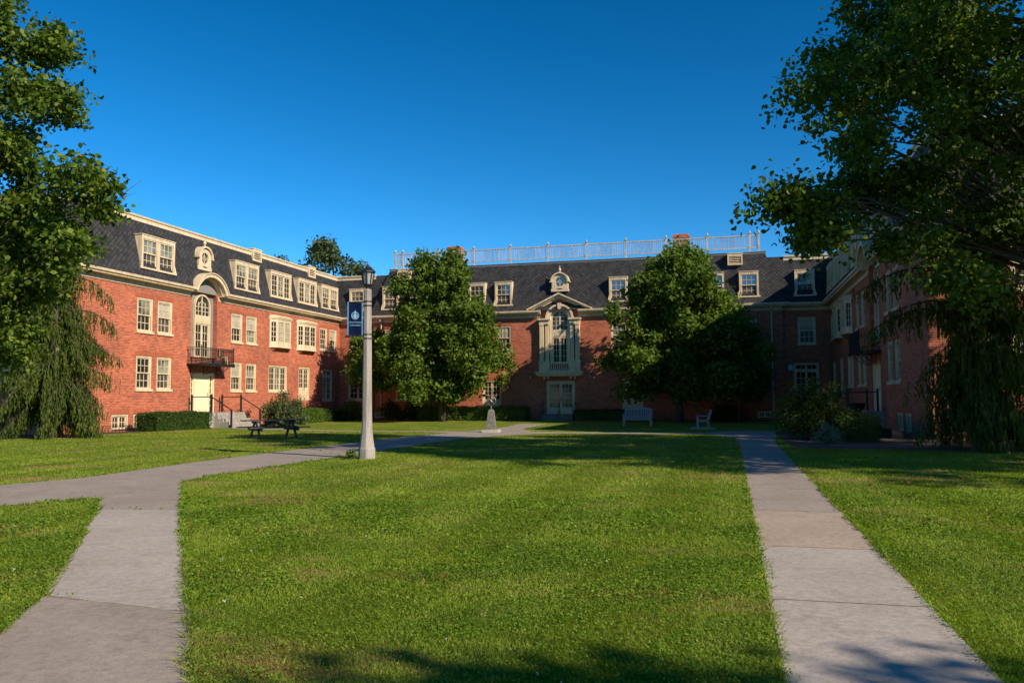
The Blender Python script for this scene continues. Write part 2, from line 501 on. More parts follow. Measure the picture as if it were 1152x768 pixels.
        for k in range(len(P) - 1):
            for j in range(m_):
                a = i0 + k * m_ + j; b = i0 + k * m_ + (j + 1) % m_
                s.f.append((a, a + m_, b + m_, b)); s.m.append(mi)
        s.f.append(tuple(i0 + j for j in range(m_))); s.m.append(mi)
        e = i0 + (len(P) - 1) * m_
        s.f.append(tuple(e + j for j in reversed(range(m_)))); s.m.append(mi)
    def mesh(s, name, mats):
        me = bpy.data.meshes.new(name)
        me.from_pydata(s.v, [], s.f)
        if not isinstance(mats, (list, tuple)): mats = [mats]
        for mt in mats: me.materials.append(M[mt] if isinstance(mt, str) else mt)
        me.polygons.foreach_set('material_index', s.m)
        uv = me.uv_layers.new(name='UVMap')
        nl = len(me.loops)
        vi = np.empty(nl, np.int32); me.loops.foreach_get('vertex_index', vi)
        co = np.array(s.v, np.float64)[vi]
        pn = np.empty(len(me.polygons) * 3); me.polygons.foreach_get('normal', pn); pn = pn.reshape(-1, 3)
        tot = np.empty(len(me.polygons), np.int32); me.polygons.foreach_get('loop_total', tot)
        ln = np.abs(np.repeat(pn, tot, axis=0))
        horiz = np.maximum(ln[:, 0], ln[:, 1]) > 0.3
        u = np.where(horiz, np.where(ln[:, 0] > ln[:, 1], co[:, 1], co[:, 0]), co[:, 0])
        v = np.where(horiz, co[:, 2], co[:, 1])
        uv.data.foreach_set('uv', np.stack([u, v], 1).ravel().astype(np.float32))
        me.update()
        return me
    def build(s, name, mats, parent=None, loc=(0, 0, 0), rot=0.0, smooth=False):
        me = s.mesh(name, mats)
        if smooth:
            me.polygons.foreach_set('use_smooth', [True] * len(me.polygons))
        return link(name, me, parent, loc, rot)

def link(name, me, parent=None, loc=(0, 0, 0), rot=0.0):
    o = bpy.data.objects.new(name, me)
    COL.objects.link(o)
    o.parent = parent
    o.location = loc
    o.rotation_euler = (0, 0, rot)
    return o

def tag(o, label=None, cat=None, group=None, kind=None):
    if label: o['label'] = label
    if cat: o['category'] = cat
    if group: o['group'] = group
    if kind: o['kind'] = kind
    return o

def thing(name, label, cat, loc=(0, 0, 0), rot=0.0, group=None):
    o = bpy.data.objects.new(name, None)
    COL.objects.link(o)
    o.empty_display_size = 0.3
    o.location = loc
    o.rotation_euler = (0, 0, rot)
    return tag(o, label, cat, group)

def copy_tree(o, parent=None):
    c = o.copy(); COL.objects.link(c); c.parent = parent
    for ch in [x for x in scene.objects if x.parent == o]: copy_tree(ch, c)
    return c

def smooth_by_angle(o):
    me = o.data
    me.polygons.foreach_set('use_smooth', [True] * len(me.polygons))
    return o

def np_mesh(name, co, nper, mats, midx=None):
    """mesh of independent polygons, each with nper own vertices"""
    N = len(co) // nper
    me = bpy.data.meshes.new(name)
    me.vertices.add(len(co)); me.vertices.foreach_set('co', co.astype(np.float32).ravel())
    me.loops.add(len(co)); me.loops.foreach_set('vertex_index', np.arange(len(co), dtype=np.int32))
    me.polygons.add(N)
    me.polygons.foreach_set('loop_start', np.arange(0, len(co), nper, dtype=np.int32))
    me.polygons.foreach_set('loop_total', np.full(N, nper, np.int32))
    for mt in (mats if isinstance(mats, (list, tuple)) else [mats]): me.materials.append(M[mt])
    if midx is not None: me.polygons.foreach_set('material_index', midx.astype(np.int32))
    me.update(calc_edges=True)
    return me

def unit(v): return v / np.maximum(1e-9, np.linalg.norm(v, axis=1, keepdims=True))

def leaf_quads(c, size, aspect=0.62, outward=None, droop=0.3, upbias=0.6, g=rng):
    """one diamond leaf per centre; returns (4N,3)"""
    N = len(c)
    nrm = g.normal(size=(N, 3))
    nrm[:, 2] += upbias
    if outward is not None: nrm += outward * 0.6
    nrm = unit(nrm)
    ax = g.normal(size=(N, 3)); ax[:, 2] -= droop
    ax = unit(ax - nrm * (ax * nrm).sum(1, keepdims=True))
    sd = np.cross(nrm, ax)
    L = size[:, None]
    W = L * aspect * 0.5
    base = c - ax * L * 0.5
    tip = c + ax * L * 0.5 - nrm * L * 0.10
    mid = c + ax * L * 0.02 + nrm * L * 0.05
    out = np.empty((N, 4, 3))
    out[:, 0] = base; out[:, 1] = mid + sd * W; out[:, 2] = tip; out[:, 3] = mid - sd * W
    return out.reshape(-1, 3)

def leaf_hex(c, size, aspect=0.62, outward=None, droop=0.3, upbias=0.6, g=rng):
    """one pointed oval leaf per centre, slightly folded; returns (6N,3)"""
    N = len(c)
    nrm = g.normal(size=(N, 3))
    nrm[:, 2] += upbias
    if outward is not None: nrm += outward * 0.6
    nrm = unit(nrm)
    ax = g.normal(size=(N, 3)); ax[:, 2] -= droop
    ax = unit(ax - nrm * (ax * nrm).sum(1, keepdims=True))
    sd = np.cross(nrm, ax)
    L = size[:, None]
    W = L * aspect * 0.5 * g.uniform(0.8, 1.15, (N, 1))
    out = np.empty((N, 6, 3))
    out[:, 0] = c - ax * L * 0.5
    out[:, 1] = c - ax * L * 0.22 + sd * W * 0.95 + nrm * L * 0.06
    out[:, 2] = c + ax * L * 0.16 + sd * W * 0.80 + nrm * L * 0.05
    out[:, 3] = c + ax * L * 0.55 - nrm * L * 0.12
    out[:, 4] = c + ax * L * 0.16 - sd * W * 0.80 + nrm * L * 0.05
    out[:, 5] = c - ax * L * 0.22 - sd * W * 0.95 + nrm * L * 0.06
    return out.reshape(-1, 3)

def px(x, y, Y):
    """point of the place seen at photo pixel (x,y), Y metres along the view axis"""
    d = float(x - 576) * RT - float(y - 384 - 6.857) * UP + FPX * FW
    return CAM + d * float(Y / FPX)

# ------------------------------------------------------------------ ground and paths
def ground_sheet():
    mb = MB()
    for i in range(-6, 7):
        for j in range(-6, 7):
            mb.poly([(i * 60 - 30, j * 60 - 30, 0), (i * 60 + 30, j * 60 - 30, 0), (i * 60 + 30, j * 60 + 30, 0), (i * 60 - 30, j * 60 + 30, 0)])
    o = mb.build('lawn', 'lawn')
    bm = bmesh.new(); bm.from_mesh(o.data); bmesh.ops.remove_doubles(bm, verts=bm.verts, dist=1e-4); bm.to_mesh(o.data); bm.free()
    tag(o, kind='structure')
ground_sheet()

def wob(pts, amp=0.03, step=0.35, seed=1):
    r = random.Random(seed)
    out = []
    for k in range(len(pts)):
        a, b = pts[k], pts[(k + 1) % len(pts)]
        L = math.hypot(b[0] - a[0], b[1] - a[1])
        n = max(1, int(L / step))
        for i in range(n):
            t = i / n
            x, y = a[0] + (b[0] - a[0]) * t, a[1] + (b[1] - a[1]) * t
            if i: x += r.uniform(-amp, amp); y += r.uniform(-amp, amp)
            out.append((x, y))
    return out

PATHS = []
def path_piece(mb, pts, z, mi=0, seed=1, amp=0.016, keep=True):
    q = wob(pts, amp, 0.35, seed)
    mb.poly([(x, y, z) for x, y in q], mi)
    if keep: PATHS.append(np.array(q))

# right path: slabs of differing concrete with open joints
mbp = MB()
ys = [(-64.0, -57.0, 1), (-57.0, -53.85, 1), (-53.85, -51.55, 1), (-51.55, -48.8, 2), (-48.8, -46.0, 0), (-46.0, -43.0, 0), (-43.0, -40, 0), (-40, -37, 0), (-37, -34, 0), (-34, -31, 0)]
def rpx(y):
    t = min(1, max(0, (y + 57) / 30))
    return 11.80 + 0.12 * t, 12.90 + 0.20 * t
for k, (a, b, mi) in enumerate(ys):
    l0, r0 = rpx(a); l1, r1_ = rpx(b)
    mbp.poly([(l0, a + 0.012, 0.008), (r0, a + 0.012, 0.008), (r1_, b - 0.004, 0.008), (l1, b - 0.004, 0.008)], mi)
    PATHS.append(np.array([(l0, a), (r0, a), (r1_, b), (l1, b)]))
path_piece(mbp, [(11.92, -31.0), (13.10, -31.0), (13.25, -28), (13.45, -24.5), (13.6, -21.3), (12.4, -20.6), (11.2, -21.6), (10.6, -22.9), (10.6, -24.8), (11.3, -26.2), (11.8, -28)], 0.008, 0, 3)
tag(mbp.build('path', ['path_tan', 'path_pale', 'path_warm']), kind='structure')
# centre walk, its branch to the lower left and the walk towards the camera
mbp = MB()
path_piece(mbp, [(1.46, -39.0), (1.42, -35.0), (1.5, -29.6), (2.3, -27.2), (3.7, -25.0), (4.6, -24.6), (10.6, -24.75), (10.6, -23.1), (4.6, -23.1), (2.6, -22.6), (1.3, -19), (0.9, -10.8), (-0.9, -10.8), (-0.3, -16), (-0.2, -20), (-0.9, -22.6), (-2.4, -22.7), (-7.2, -22.3), (-13.0, -20.2), (-13.0, -21.4), (-7.2, -23.1), (-2.4, -23.5), (-0.8, -24.6), (-1.0, -27.2), (-1.3, -29), (-1.35, -39.0)], 0.008, 0, 4)
path_piece(mbp, [(-1.35, -39.006), (1.46, -39.006), (1.40, -44.6), (1.52, -46.7), (1.74, -47.1), (2.02, -49.45), (1.26, -50.6), (-1.3, -54.2), (-4.4, -52.0), (-1.28, -48.1), (-0.85, -46.6), (-1.2, -43.1)], 0.008, 0, 5)
path_piece(mbp, [(1.748, -47.106), (4.2, -50.40), (2.95, -50.55), (2.026, -49.45)], 0.008, 0, 6)
path_piece(mbp, [(4.21, -50.412), (7.80, -55.18), (6.35, -55.0), (5.17, -53.44), (2.96, -50.562)], 0.008, 1, 7)
path_piece(mbp, [(7.81, -55.192), (8.78, -56.5), (15.5, -65.5), (13.8, -66.5), (6.91, -55.93), (6.36, -55.012)], 0.008, 0, 8)
tag(mbp.build('path', ['path_tan', 'path_pale']), kind='structure')
# landing walk on the left and front pads
mbp = MB()
path_piece(mbp, [(-15.4, -20.2), (-13.006, -20.2), (-13.006, -16.6), (-15.4, -16.6)], 0.008, 0, 9)
tag(mbp.build('path', 'path_tan'), kind='structure')
mbp = MB()
path_piece(mbp, [(14.6, -33.3), (18.4, -33.3), (18.4, -32.2), (14.6, -32.2)], 0.012, 0, 10)
tag(mbp.build('path', 'asphalt'), kind='structure')
mbp = MB()
path_piece(mbp, [(13.5, -33.9), (14.5, -34.4), (20.5, -35.6), (23.5, -33), (23.5, -28.6), (18.45, -28.6), (18.45, -1), (16.6, -1), (16.6, -18), (13.6, -20.9), (13.42, -26)], 0.006, 0, 11)
path_piece(mbp, [(-18.4, -28.0), (-16.6, -28.0), (-16.6, -20.3), (-18.4, -20.3)], 0.006, 0, 12)
path_piece(mbp, [(-18.4, -15.4), (-14.8, -15.4), (-16.2, -12), (-16.6, -0.2), (-18.4, -0.2)], 0.006, 0, 13)
path_piece(mbp, [(-15.3, -3.6), (-1.5, -3.6), (-1.5, -0.6), (-15.3, -0.6)], 0.006, 0, 14)
path_piece(mbp, [(1.0, -3.6), (16.0, -3.6), (16.0, -0.6), (1.0, -0.6)], 0.006, 0, 15)
path_piece(mbp, [(-23.0, -31.6), (-17.2, -31.6), (-16.4, -28.6), (-23, -28.6)], 0.006, 0, 16)
tag(mbp.build('mulch_bed', 'mulch'), kind='structure')

def in_poly(P, x, y):
    inside = np.zeros(len(x), bool)
    n = len(P)
    for i in range(n):
        x0, y0 = P[i]; x1, y1 = P[(i + 1) % n]
        c = ((y0 > y) != (y1 > y)) & (x < (x1 - x0) * (y - y0) / (y1 - y0 + 1e-12) + x0)
        inside ^= c
    return inside

# ------------------------------------------------------------------ grass
def grass():
    g = np.random.default_rng(3)
    fwd = np.array([FW.x, FW.y]); fwd /= np.linalg.norm(fwd)
    rgt = np.array([fwd[1], -fwd[0]])
    chunks = []
    for (d0, d1, n, hh, ww) in ((4.0, 6.2, 115000, 0.023, 0.0055), (6.2, 9.0, 125000, 0.025, 0.0075), (9.0, 14.0, 115000, 0.028, 0.011), (14.0, 24.0, 120000, 0.032, 0.015), (24.0, 42.0, 80000, 0.034, 0.022)):
        d = np.sqrt(g.uniform(d0 ** 2, d1 ** 2, n))
        s = g.uniform(-0.68, 0.68, n) * d
        P = np.array([CAM.x, CAM.y]) + d[:, None] * fwd + s[:, None] * rgt
        # ragged turf edge leaning over the concrete
        jx = P + g.normal(scale=0.035, size=P.shape)
        bad = np.zeros(n, bool)
        for Q in PATHS: bad |= in_poly(Q, jx[:, 0], jx[:, 1])
        P = P[~bad]; d = d[~bad]
        chunks.append((P, d, hh, ww))
    tri, kind = [], []
    for (P, d, hh, ww) in chunks:
        n = len(P)
        # patchy growth
        pat = 0.5 + 0.5 * np.sin(P[:, 0] * 1.9 + 1.3 * np.sin(P[:, 1] * 1.1)) * np.sin(P[:, 1] * 1.6 + np.sin(P[:, 0] * 0.9) * 1.7)
        h = hh * g.uniform(0.55, 1.35, n) * (0.75 + 0.5 * pat)
        a = g.uniform(0, 2 * PI, n)
        w = ww * g.uniform(0.6, 1.3, n)
        lean = g.uniform(0.2, 1.1, n) * h
        stripe = np.where(np.sin(P[:, 0] * 2 * PI / 1.9 + 0.4) > 0, 1.0, -1.0)
        la = g.uniform(0, 2 * PI, n)
        lx = np.cos(la) * lean; ly = np.sin(la) * lean * 0.6 + stripe * 0.42 * h
        q = np.empty((n, 4, 3))
        dx, dy = np.cos(a) * w / 2, np.sin(a) * w / 2
        z0 = np.zeros(n)
        q[:, 0] = np.stack([P[:, 0] - dx, P[:, 1] - dy, z0], 1)
        q[:, 1] = np.stack([P[:, 0] + dx, P[:, 1] + dy, z0], 1)
        q[:, 2] = np.stack([P[:, 0] + lx * 0.5 + dx * 0.8, P[:, 1] + ly * 0.5 + dy * 0.8, h * 0.62], 1)
        q[:, 3] = np.stack([P[:, 0] + lx, P[:, 1] + ly, h], 1)
        tri.append(q.reshape(-1, 3)); kind.append(np.zeros(n, int))
        # clover leaves between the blades
        m_ = (g.random(n) < 0.16 + 0.5 * (pat > 0.60)) & (d < 13)
        c = np.concatenate([P[m_] + g.normal(scale=0.02, size=(m_.sum(), 2)), (g.uniform(0.012, 0.042, m_.sum()))[:, None]], 1)
        tri.append(leaf_quads(c, np.clip(ww * 2.8, 0.015, 0.04) * g.uniform(0.7, 1.3, len(c)), 0.95, upbias=2.2, g=g)); kind.append(np.ones(len(c), int))
        f = (g.random(n) < 0.00008) & (d < 12)
        c = np.concatenate([P[f], np.full((f.sum(), 1), 0.055)], 1)
        c = np.repeat(c, 5, 0) + g.normal(scale=0.005, size=(5 * len(c), 3))
        tri.append(leaf_quads(c, np.full(len(c), 0.012), 1.0, g=g)); kind.append(np.full(len(c), 2))
    # longer tufts and clover creeping over the edges of the walks
    E = []
    for Q in PATHS:
        nx = np.roll(Q, -1, axis=0)
        for p, q in zip(Q, nx):
            mid = (p + q) / 2
            dd = np.linalg.norm(mid - np.array([CAM.x, CAM.y]))
            if dd > 26: continue
            L = np.linalg.norm(q - p)
            k = int(L * (260 if dd < 14 else 120))
            t = g.random((k, 1))
            E.append(p + (q - p) * t + g.normal(scale=0.022, size=(k, 2)) * (0.4 + 1.3 * g.random((k, 1)) ** 2))
    E = np.concatenate(E)
    deep = np.zeros(len(E), int)
    for Q in PATHS:          # drop points that fall where two slabs meet
        for dx, dy in ((0.10, 0), (-0.10, 0), (0, 0.10), (0, -0.10)): deep += in_poly(Q, E[:, 0] + dx, E[:, 1] + dy)
    E = E[deep < 3]
    dE = np.linalg.norm(E - np.array([CAM.x, CAM.y]), axis=1)
    clump = np.sin(E[:, 0] * 5.1 + E[:, 1] * 3.3) + np.sin(E[:, 1] * 7.7 - E[:, 0] * 2.1)
    ok = g.random(len(E)) < 0.45 + 0.4 * clump
    E = E[ok]; dE = dE[ok]
    n = len(E)
    a = g.uniform(0, 2 * PI, n); w = np.clip(dE * 0.0011, 0.005, 0.015)
    h = g.uniform(0.025, 0.065, n)
    q = np.empty((n, 4, 3))
    dx, dy = np.cos(a) * w / 2, np.sin(a) * w / 2
    lx, ly = g.normal(size=n) * h * 0.7, g.normal(size=n) * h * 0.7
    q[:, 0] = np.stack([E[:, 0] - dx, E[:, 1] - dy, np.zeros(n)], 1); q[:, 1] = np.stack([E[:, 0] + dx, E[:, 1] + dy, np.zeros(n)], 1)
    q[:, 2] = np.stack([E[:, 0] + lx * 0.5 + dx * 0.8, E[:, 1] + ly * 0.5 + dy * 0.8, h * 0.62], 1); q[:, 3] = np.stack([E[:, 0] + lx, E[:, 1] + ly, h], 1)
    tri.append(q.reshape(-1, 3)); kind.append(np.zeros(n, int))
    m_ = g.random(n) < 0.5
    c = np.concatenate([E[m_] + g.normal(scale=0.015, size=(m_.sum(), 2)), g.uniform(0.015, 0.05, (m_.sum(), 1))], 1)
    tri.append(leaf_quads(c, np.clip(dE[m_] * 0.0028, 0.016, 0.04) * g.uniform(0.7, 1.3, len(c)), 0.9, upbias=1.8, g=g)); kind.append(np.ones(len(c), int))
    co = np.concatenate(tri); kd = np.concatenate(kind)
    me = np_mesh('grass', co, 4, ['grass_blade', 'clover_leaf', 'clover_flower'], kd)
    tag(link('grass', me), 'short mown green grass with clover growing across the courtyard', 'grass', kind='stuff')
    # fallen leaves
    n = 130
    c = np.stack([g.uniform(-4, 21, n), g.uniform(-56, -26, n), np.full(n, 0.045)], 1)
    far = g.random(n) < 0.75
    c[far, 0] = g.uniform(9, 22, far.sum()); c[far, 1] = g.uniform(-47, -30, far.sum())
    me = np_mesh('fallen_leaves', leaf_quads(c, g.uniform(0.05, 0.11, n), 0.8, upbias=2.5, g=g), 4, 'fallen')
    tag(link('fallen_leaves', me), 'dry orange fallen leaves scattered over the lawn and walk', 'leaves', kind='stuff')
grass()

# ------------------------------------------------------------------ building
B = thing('brick_building', 'three wing red brick building with dark slate mansard roof and cream trim', 'building')
WX = 18.5            # inner faces of the wings at x = -WX / +WX
MX = 15.4            # main block half width
MY = -0.5            # front of main block
YE = -28.45          # free end of the wings
CX = -0.35           # centre bay
ZW = 7.95            # wall top

def grid_wall(mb, u0, u1, z0, z1, holes, P, depth, mi=0, reveal=0):
    """wall face with rectangular holes; P(u, n, z) maps to 3D, n outwards"""
    us = sorted({u0, u1, *[h[0] for h in holes], *[h[1] for h in holes]})
    zs = sorted({z0, z1, *[h[2] for h in holes], *[h[3] for h in holes]})
    us = [u for u in us if u0 <= u <= u1]; zs = [z for z in zs if z0 <= z <= z1]
    for j in range(len(zs) - 1):
        run = None
        for i in range(len(us) - 1):
            uc, zc = (us[i] + us[i + 1]) / 2, (zs[j] + zs[j + 1]) / 2
            solid = not any(h[0] < uc < h[1] and h[2] < zc < h[3] for h in holes)
            if solid and run is None: run = us[i]
            if (not solid or i == len(us) - 2) and run is not None:
                e = us[i + 1] if solid else us[i]
                mb.poly([P(run, 0, zs[j]), P(e, 0, zs[j]), P(e, 0, zs[j + 1]), P(run, 0, zs[j + 1])], mi)
                run = None
    for (a, b, c, d) in holes:
        dd = -depth
        mb.poly([P(a, 0, c), P(a, 0, d), P(a, dd, d), P(a, dd, c)], reveal)
        mb.poly([P(b, 0, d), P(b, 0, c), P(b, dd, c), P(b, dd, d)], reveal)
        mb.poly([P(a, 0, d), P(b, 0, d), P(b, dd, d), P(a, dd, d)], reveal)
        mb.poly([P(a, 0, c), P(a, dd, c), P(b, dd, c), P(b, 0, c)], reveal)

# plan frames: u runs to the viewer's right when facing the wall
FR = {
    'left': (lambda u, n, z: (-WX + n, u, z), PI / 2, lambda u: (-WX, u)),
    'right': (lambda u, n, z: (WX - n, -u, z), -PI / 2, lambda u: (WX, -u)),
    'main': (lambda u, n, z: (u, MY - n, z), 0.0, lambda u: (u, MY)),
    'link': (lambda u, n, z: (u, -n, z), 0.0, lambda u: (u, 0.0)),
    'end': (lambda u, n, z: (u, YE - n, z), 0.0, lambda u: (u, YE)),
}
HOLES = {k: [] for k in FR}
WIN = []     # (frame, centre u, z0, w, h, kind)
def win(fr, u, z0, w, h, kind):
    WIN.append((fr, u, z0, w, h, kind))
    if kind not in ('bay',): HOLES[fr].append((u - w / 2, u + w / 2, z0, z0 + h))

def wing(fr, sgn):
    # v = distance from the inner corner towards the free end
    U = lambda v: sgn * v
    for v in (22.9, 21.27, 14.35, 12.68):
        win(fr, U(v), 2.13, 1.22, 1.82, 'sash'); win(fr, U(v), 5.21, 1.24, 1.84, 'sash')
    win(fr, U(9.33), 2.13, 2.4, 1.82, 'triple')
    win(fr, U(5.68), 1.52, 1.62, 2.46, 'paneldoor')
    win(fr, U(2.05), 1.51, 1.62, 2.42, 'tall')
    for v in (2.75, 1.15): win(fr, U(v), 5.37, 1.2, 1.74, 'sash')
    win(fr, U(9.12), 5.26, 2.7, 2.0, 'bay'); win(fr, U(5.45), 5.26, 2.7, 2.0, 'bay')
    HOLES[fr].append((U(9.12) - 1.2, U(9.12) + 1.2, 5.5, 6.9)); HOLES[fr].append((U(5.45) - 1.2, U(5.45) + 1.2, 5.5, 6.9))
    win(fr, U(17.78), 0.86, 2.3, 2.32, 'entry')
    for v in (23.0, 24.6): win(fr, U(v), 0.05, 1.2, 0.82, 'cellar')
    HOLES[fr].append((U(17.72) - 1.25, U(17.72) + 1.25, 4.1, ZW))
wing('left', -1)
wing('right', 1)
for x in (4.35, 6.45, 11.2, 13.45):
    for s in (-1, 1):
        win('main', CX + s * x, 5.22, 1.14, 1.86, 'sash')
for s in (-1, 1):
    win('main', CX + s * 5.3, 0.62, 1.5, 2.34, 'paneldoor')
    win('main', CX + s * 12.35, 1.5, 1.5, 2.3, 'tall')
    win('main', CX + s * 8.8, 2.0, 1.2, 1.82, 'sash')
    win('main', CX + s * 14.4, 0.1, 0.95, 0.5, 'cellar')
win('main', CX, 0.4, 2.12, 2.46, 'frenchdoor')
for s in (-1, 1):
    win('link', s * 17.0, 5.22, 1.18, 1.9, 'sash')
    win('link', s * 16.9, 1.53, 1.65, 2.4, 'tall')
win('end', -21.8, 5.21, 1.24, 1.84, 'sash'); win('end', -21.8, 2.13, 1.24, 1.82, 'sash')
win('end', 21.85, 2.13, 1.4, 1.82, 'sash'); win('end', 21.85, 5.21, 1.3, 1.84, 'sash')
win('end', -25.0, 5.21, 1.24, 1.84, 'sash'); win('end', -25.0, 2.13, 1.24, 1.82, 'sash')
win('end', 25.4, 2.13, 1.24, 1.82, 'sash'); win('end', 25.4, 5.21, 1.24, 1.84, 'sash')

# --- walls, one mesh per face group
def build_wall(fr, u0, u1):
    mb = MB()
    P = FR[fr][0]
    hs = [h for h in HOLES[fr] if h[0] >= u0 - 0.01 and h[1] <= u1 + 0.01]
    grid_wall(mb, u0, u1, 0, ZW, hs, P, 0.30 if fr in ('left', 'right') else 0.16)
    # soldier-course lintels, a few millimetres proud
    for (f, u, z0, w, h, k) in WIN:
        if f == fr and k in ('sash', 'triple', 'tall', 'paneldoor', 'cellar') and u0 < u < u1:
            a, b, c, d = u - w / 2 - 0.1, u + w / 2 + 0.1, z0 + h, z0 + h + 0.24
            n = 0.012
            mb.poly([P(a, n, c), P(b, n, c), P(b, n, d), P(a, n, d)], 1)
            mb.poly([P(a, 0, d), P(a, n, d), P(b, n, d), P(b, 0, d)], 1)
            mb.poly([P(a, 0, c), P(b, 0, c), P(b, n, c), P(a, n, c)], 1)
            mb.poly([P(a, 0, c), P(a, n, c), P(a, n, d), P(a, 0, d)], 1)
            mb.poly([P(b, 0, d), P(b, n, d), P(b, n, c), P(b, 0, c)], 1)
    return mb
mb = build_wall('left', YE, 0.0); mb.build('wall', ['brick', 'lintel_brick'], B)
mb = build_wall('right', 0.0, -YE); mb.build('wall', ['brick', 'lintel_brick'], B)
mb = build_wall('main', -MX, MX)
mb.poly([(MX, MY, 0), (MX, 0, 0), (MX, 0, ZW), (MX, MY, ZW)])
mb.poly([(-MX, 0, 0), (-MX, MY, 0), (-MX, MY, ZW), (-MX, 0, ZW)])
mb.build('wall', ['brick', 'lintel_brick'], B)
mb = build_wall('link', -WX, -MX)
m2 = build_wall('link', MX, WX)
mb.build('wall', ['brick', 'lintel_brick'], B); m2.build('wall', ['brick', 'lintel_brick'], B)
for (a, b) in ((-30.5, -WX), (WX, 30.5)):
    mb = build_wall('end', a, b); mb.build('wall', ['brick', 'lintel_brick'], B)
# outer and rear walls
mb = MB()
mb.poly([(-30.5, 12, 0), (-30.5, YE, 0), (-30.5, YE, ZW), (-30.5, 12, ZW)])
mb.poly([(30.5, YE, 0), (30.5, 12, 0), (30.5, 12, ZW), (30.5, YE, ZW)])
mb.poly([(30.5, 12, 0), (-30.5, 12, 0), (-30.5, 12, ZW), (30.5, 12, ZW)])
mb.build('wall', ['brick', 'lintel_brick'], B)

# --- window builders (local: x right, -y outwards, z up; wall face y=0, origin at bottom centre)
def lights(mb, x0, x1, z0, z1, cols, rows, y, fr=0.06, bar=0.032, dp=0.05):
    """a glazed leaf: stiles, rails and muntins between x0..x1, z0..z1 in front of y"""
    mb.box(x0, x0 + fr, y - dp, y, z0, z1); mb.box(x1 - fr, x1, y - dp, y, z0, z1)
    mb.box(x0 + fr, x1 - fr, y - dp, y, z0, z0 + fr); mb.box(x0 + fr, x1 - fr, y - dp, y, z1 - fr, z1)
    ax, bx, az, bz = x0 + fr, x1 - fr, z0 + fr, z1 - fr
    for k in range(1, cols):
        c = ax + (bx - ax) * k / cols
        mb.box(c - bar / 2, c + bar / 2, y - dp * 0.6, y - 0.004, az, bz)
    for k in range(1, rows):
        c = az + (bz - az) * k / rows
        mb.box(ax, bx, y - dp * 0.6 + 0.003, y - 0.007, c - bar / 2, c + bar / 2)

def pane(x0, x1, z0, z1, y, th=0.012):
    p = MB(); p.box(x0, x1, y, y + th, z0, z1); return p

def casing(mb, w, h, c=0.10, y0=0.02, y1=0.16, sill=True):
    mb.box(-w / 2, -w / 2 + c, y0, y1, 0.0, h); mb.box(w / 2 - c, w / 2, y0, y1, 0.0, h)
    mb.box(-w / 2 + c, w / 2 - c, y0, y1, h - c, h)
    if sill: mb.box(-w / 2 - 0.06, w / 2 + 0.06, -0.07, y1, -0.07, 0.06)
    mb.box(-w / 2 + c, w / 2 - c, y0 + 0.01, y1, 0.06, 0.09)

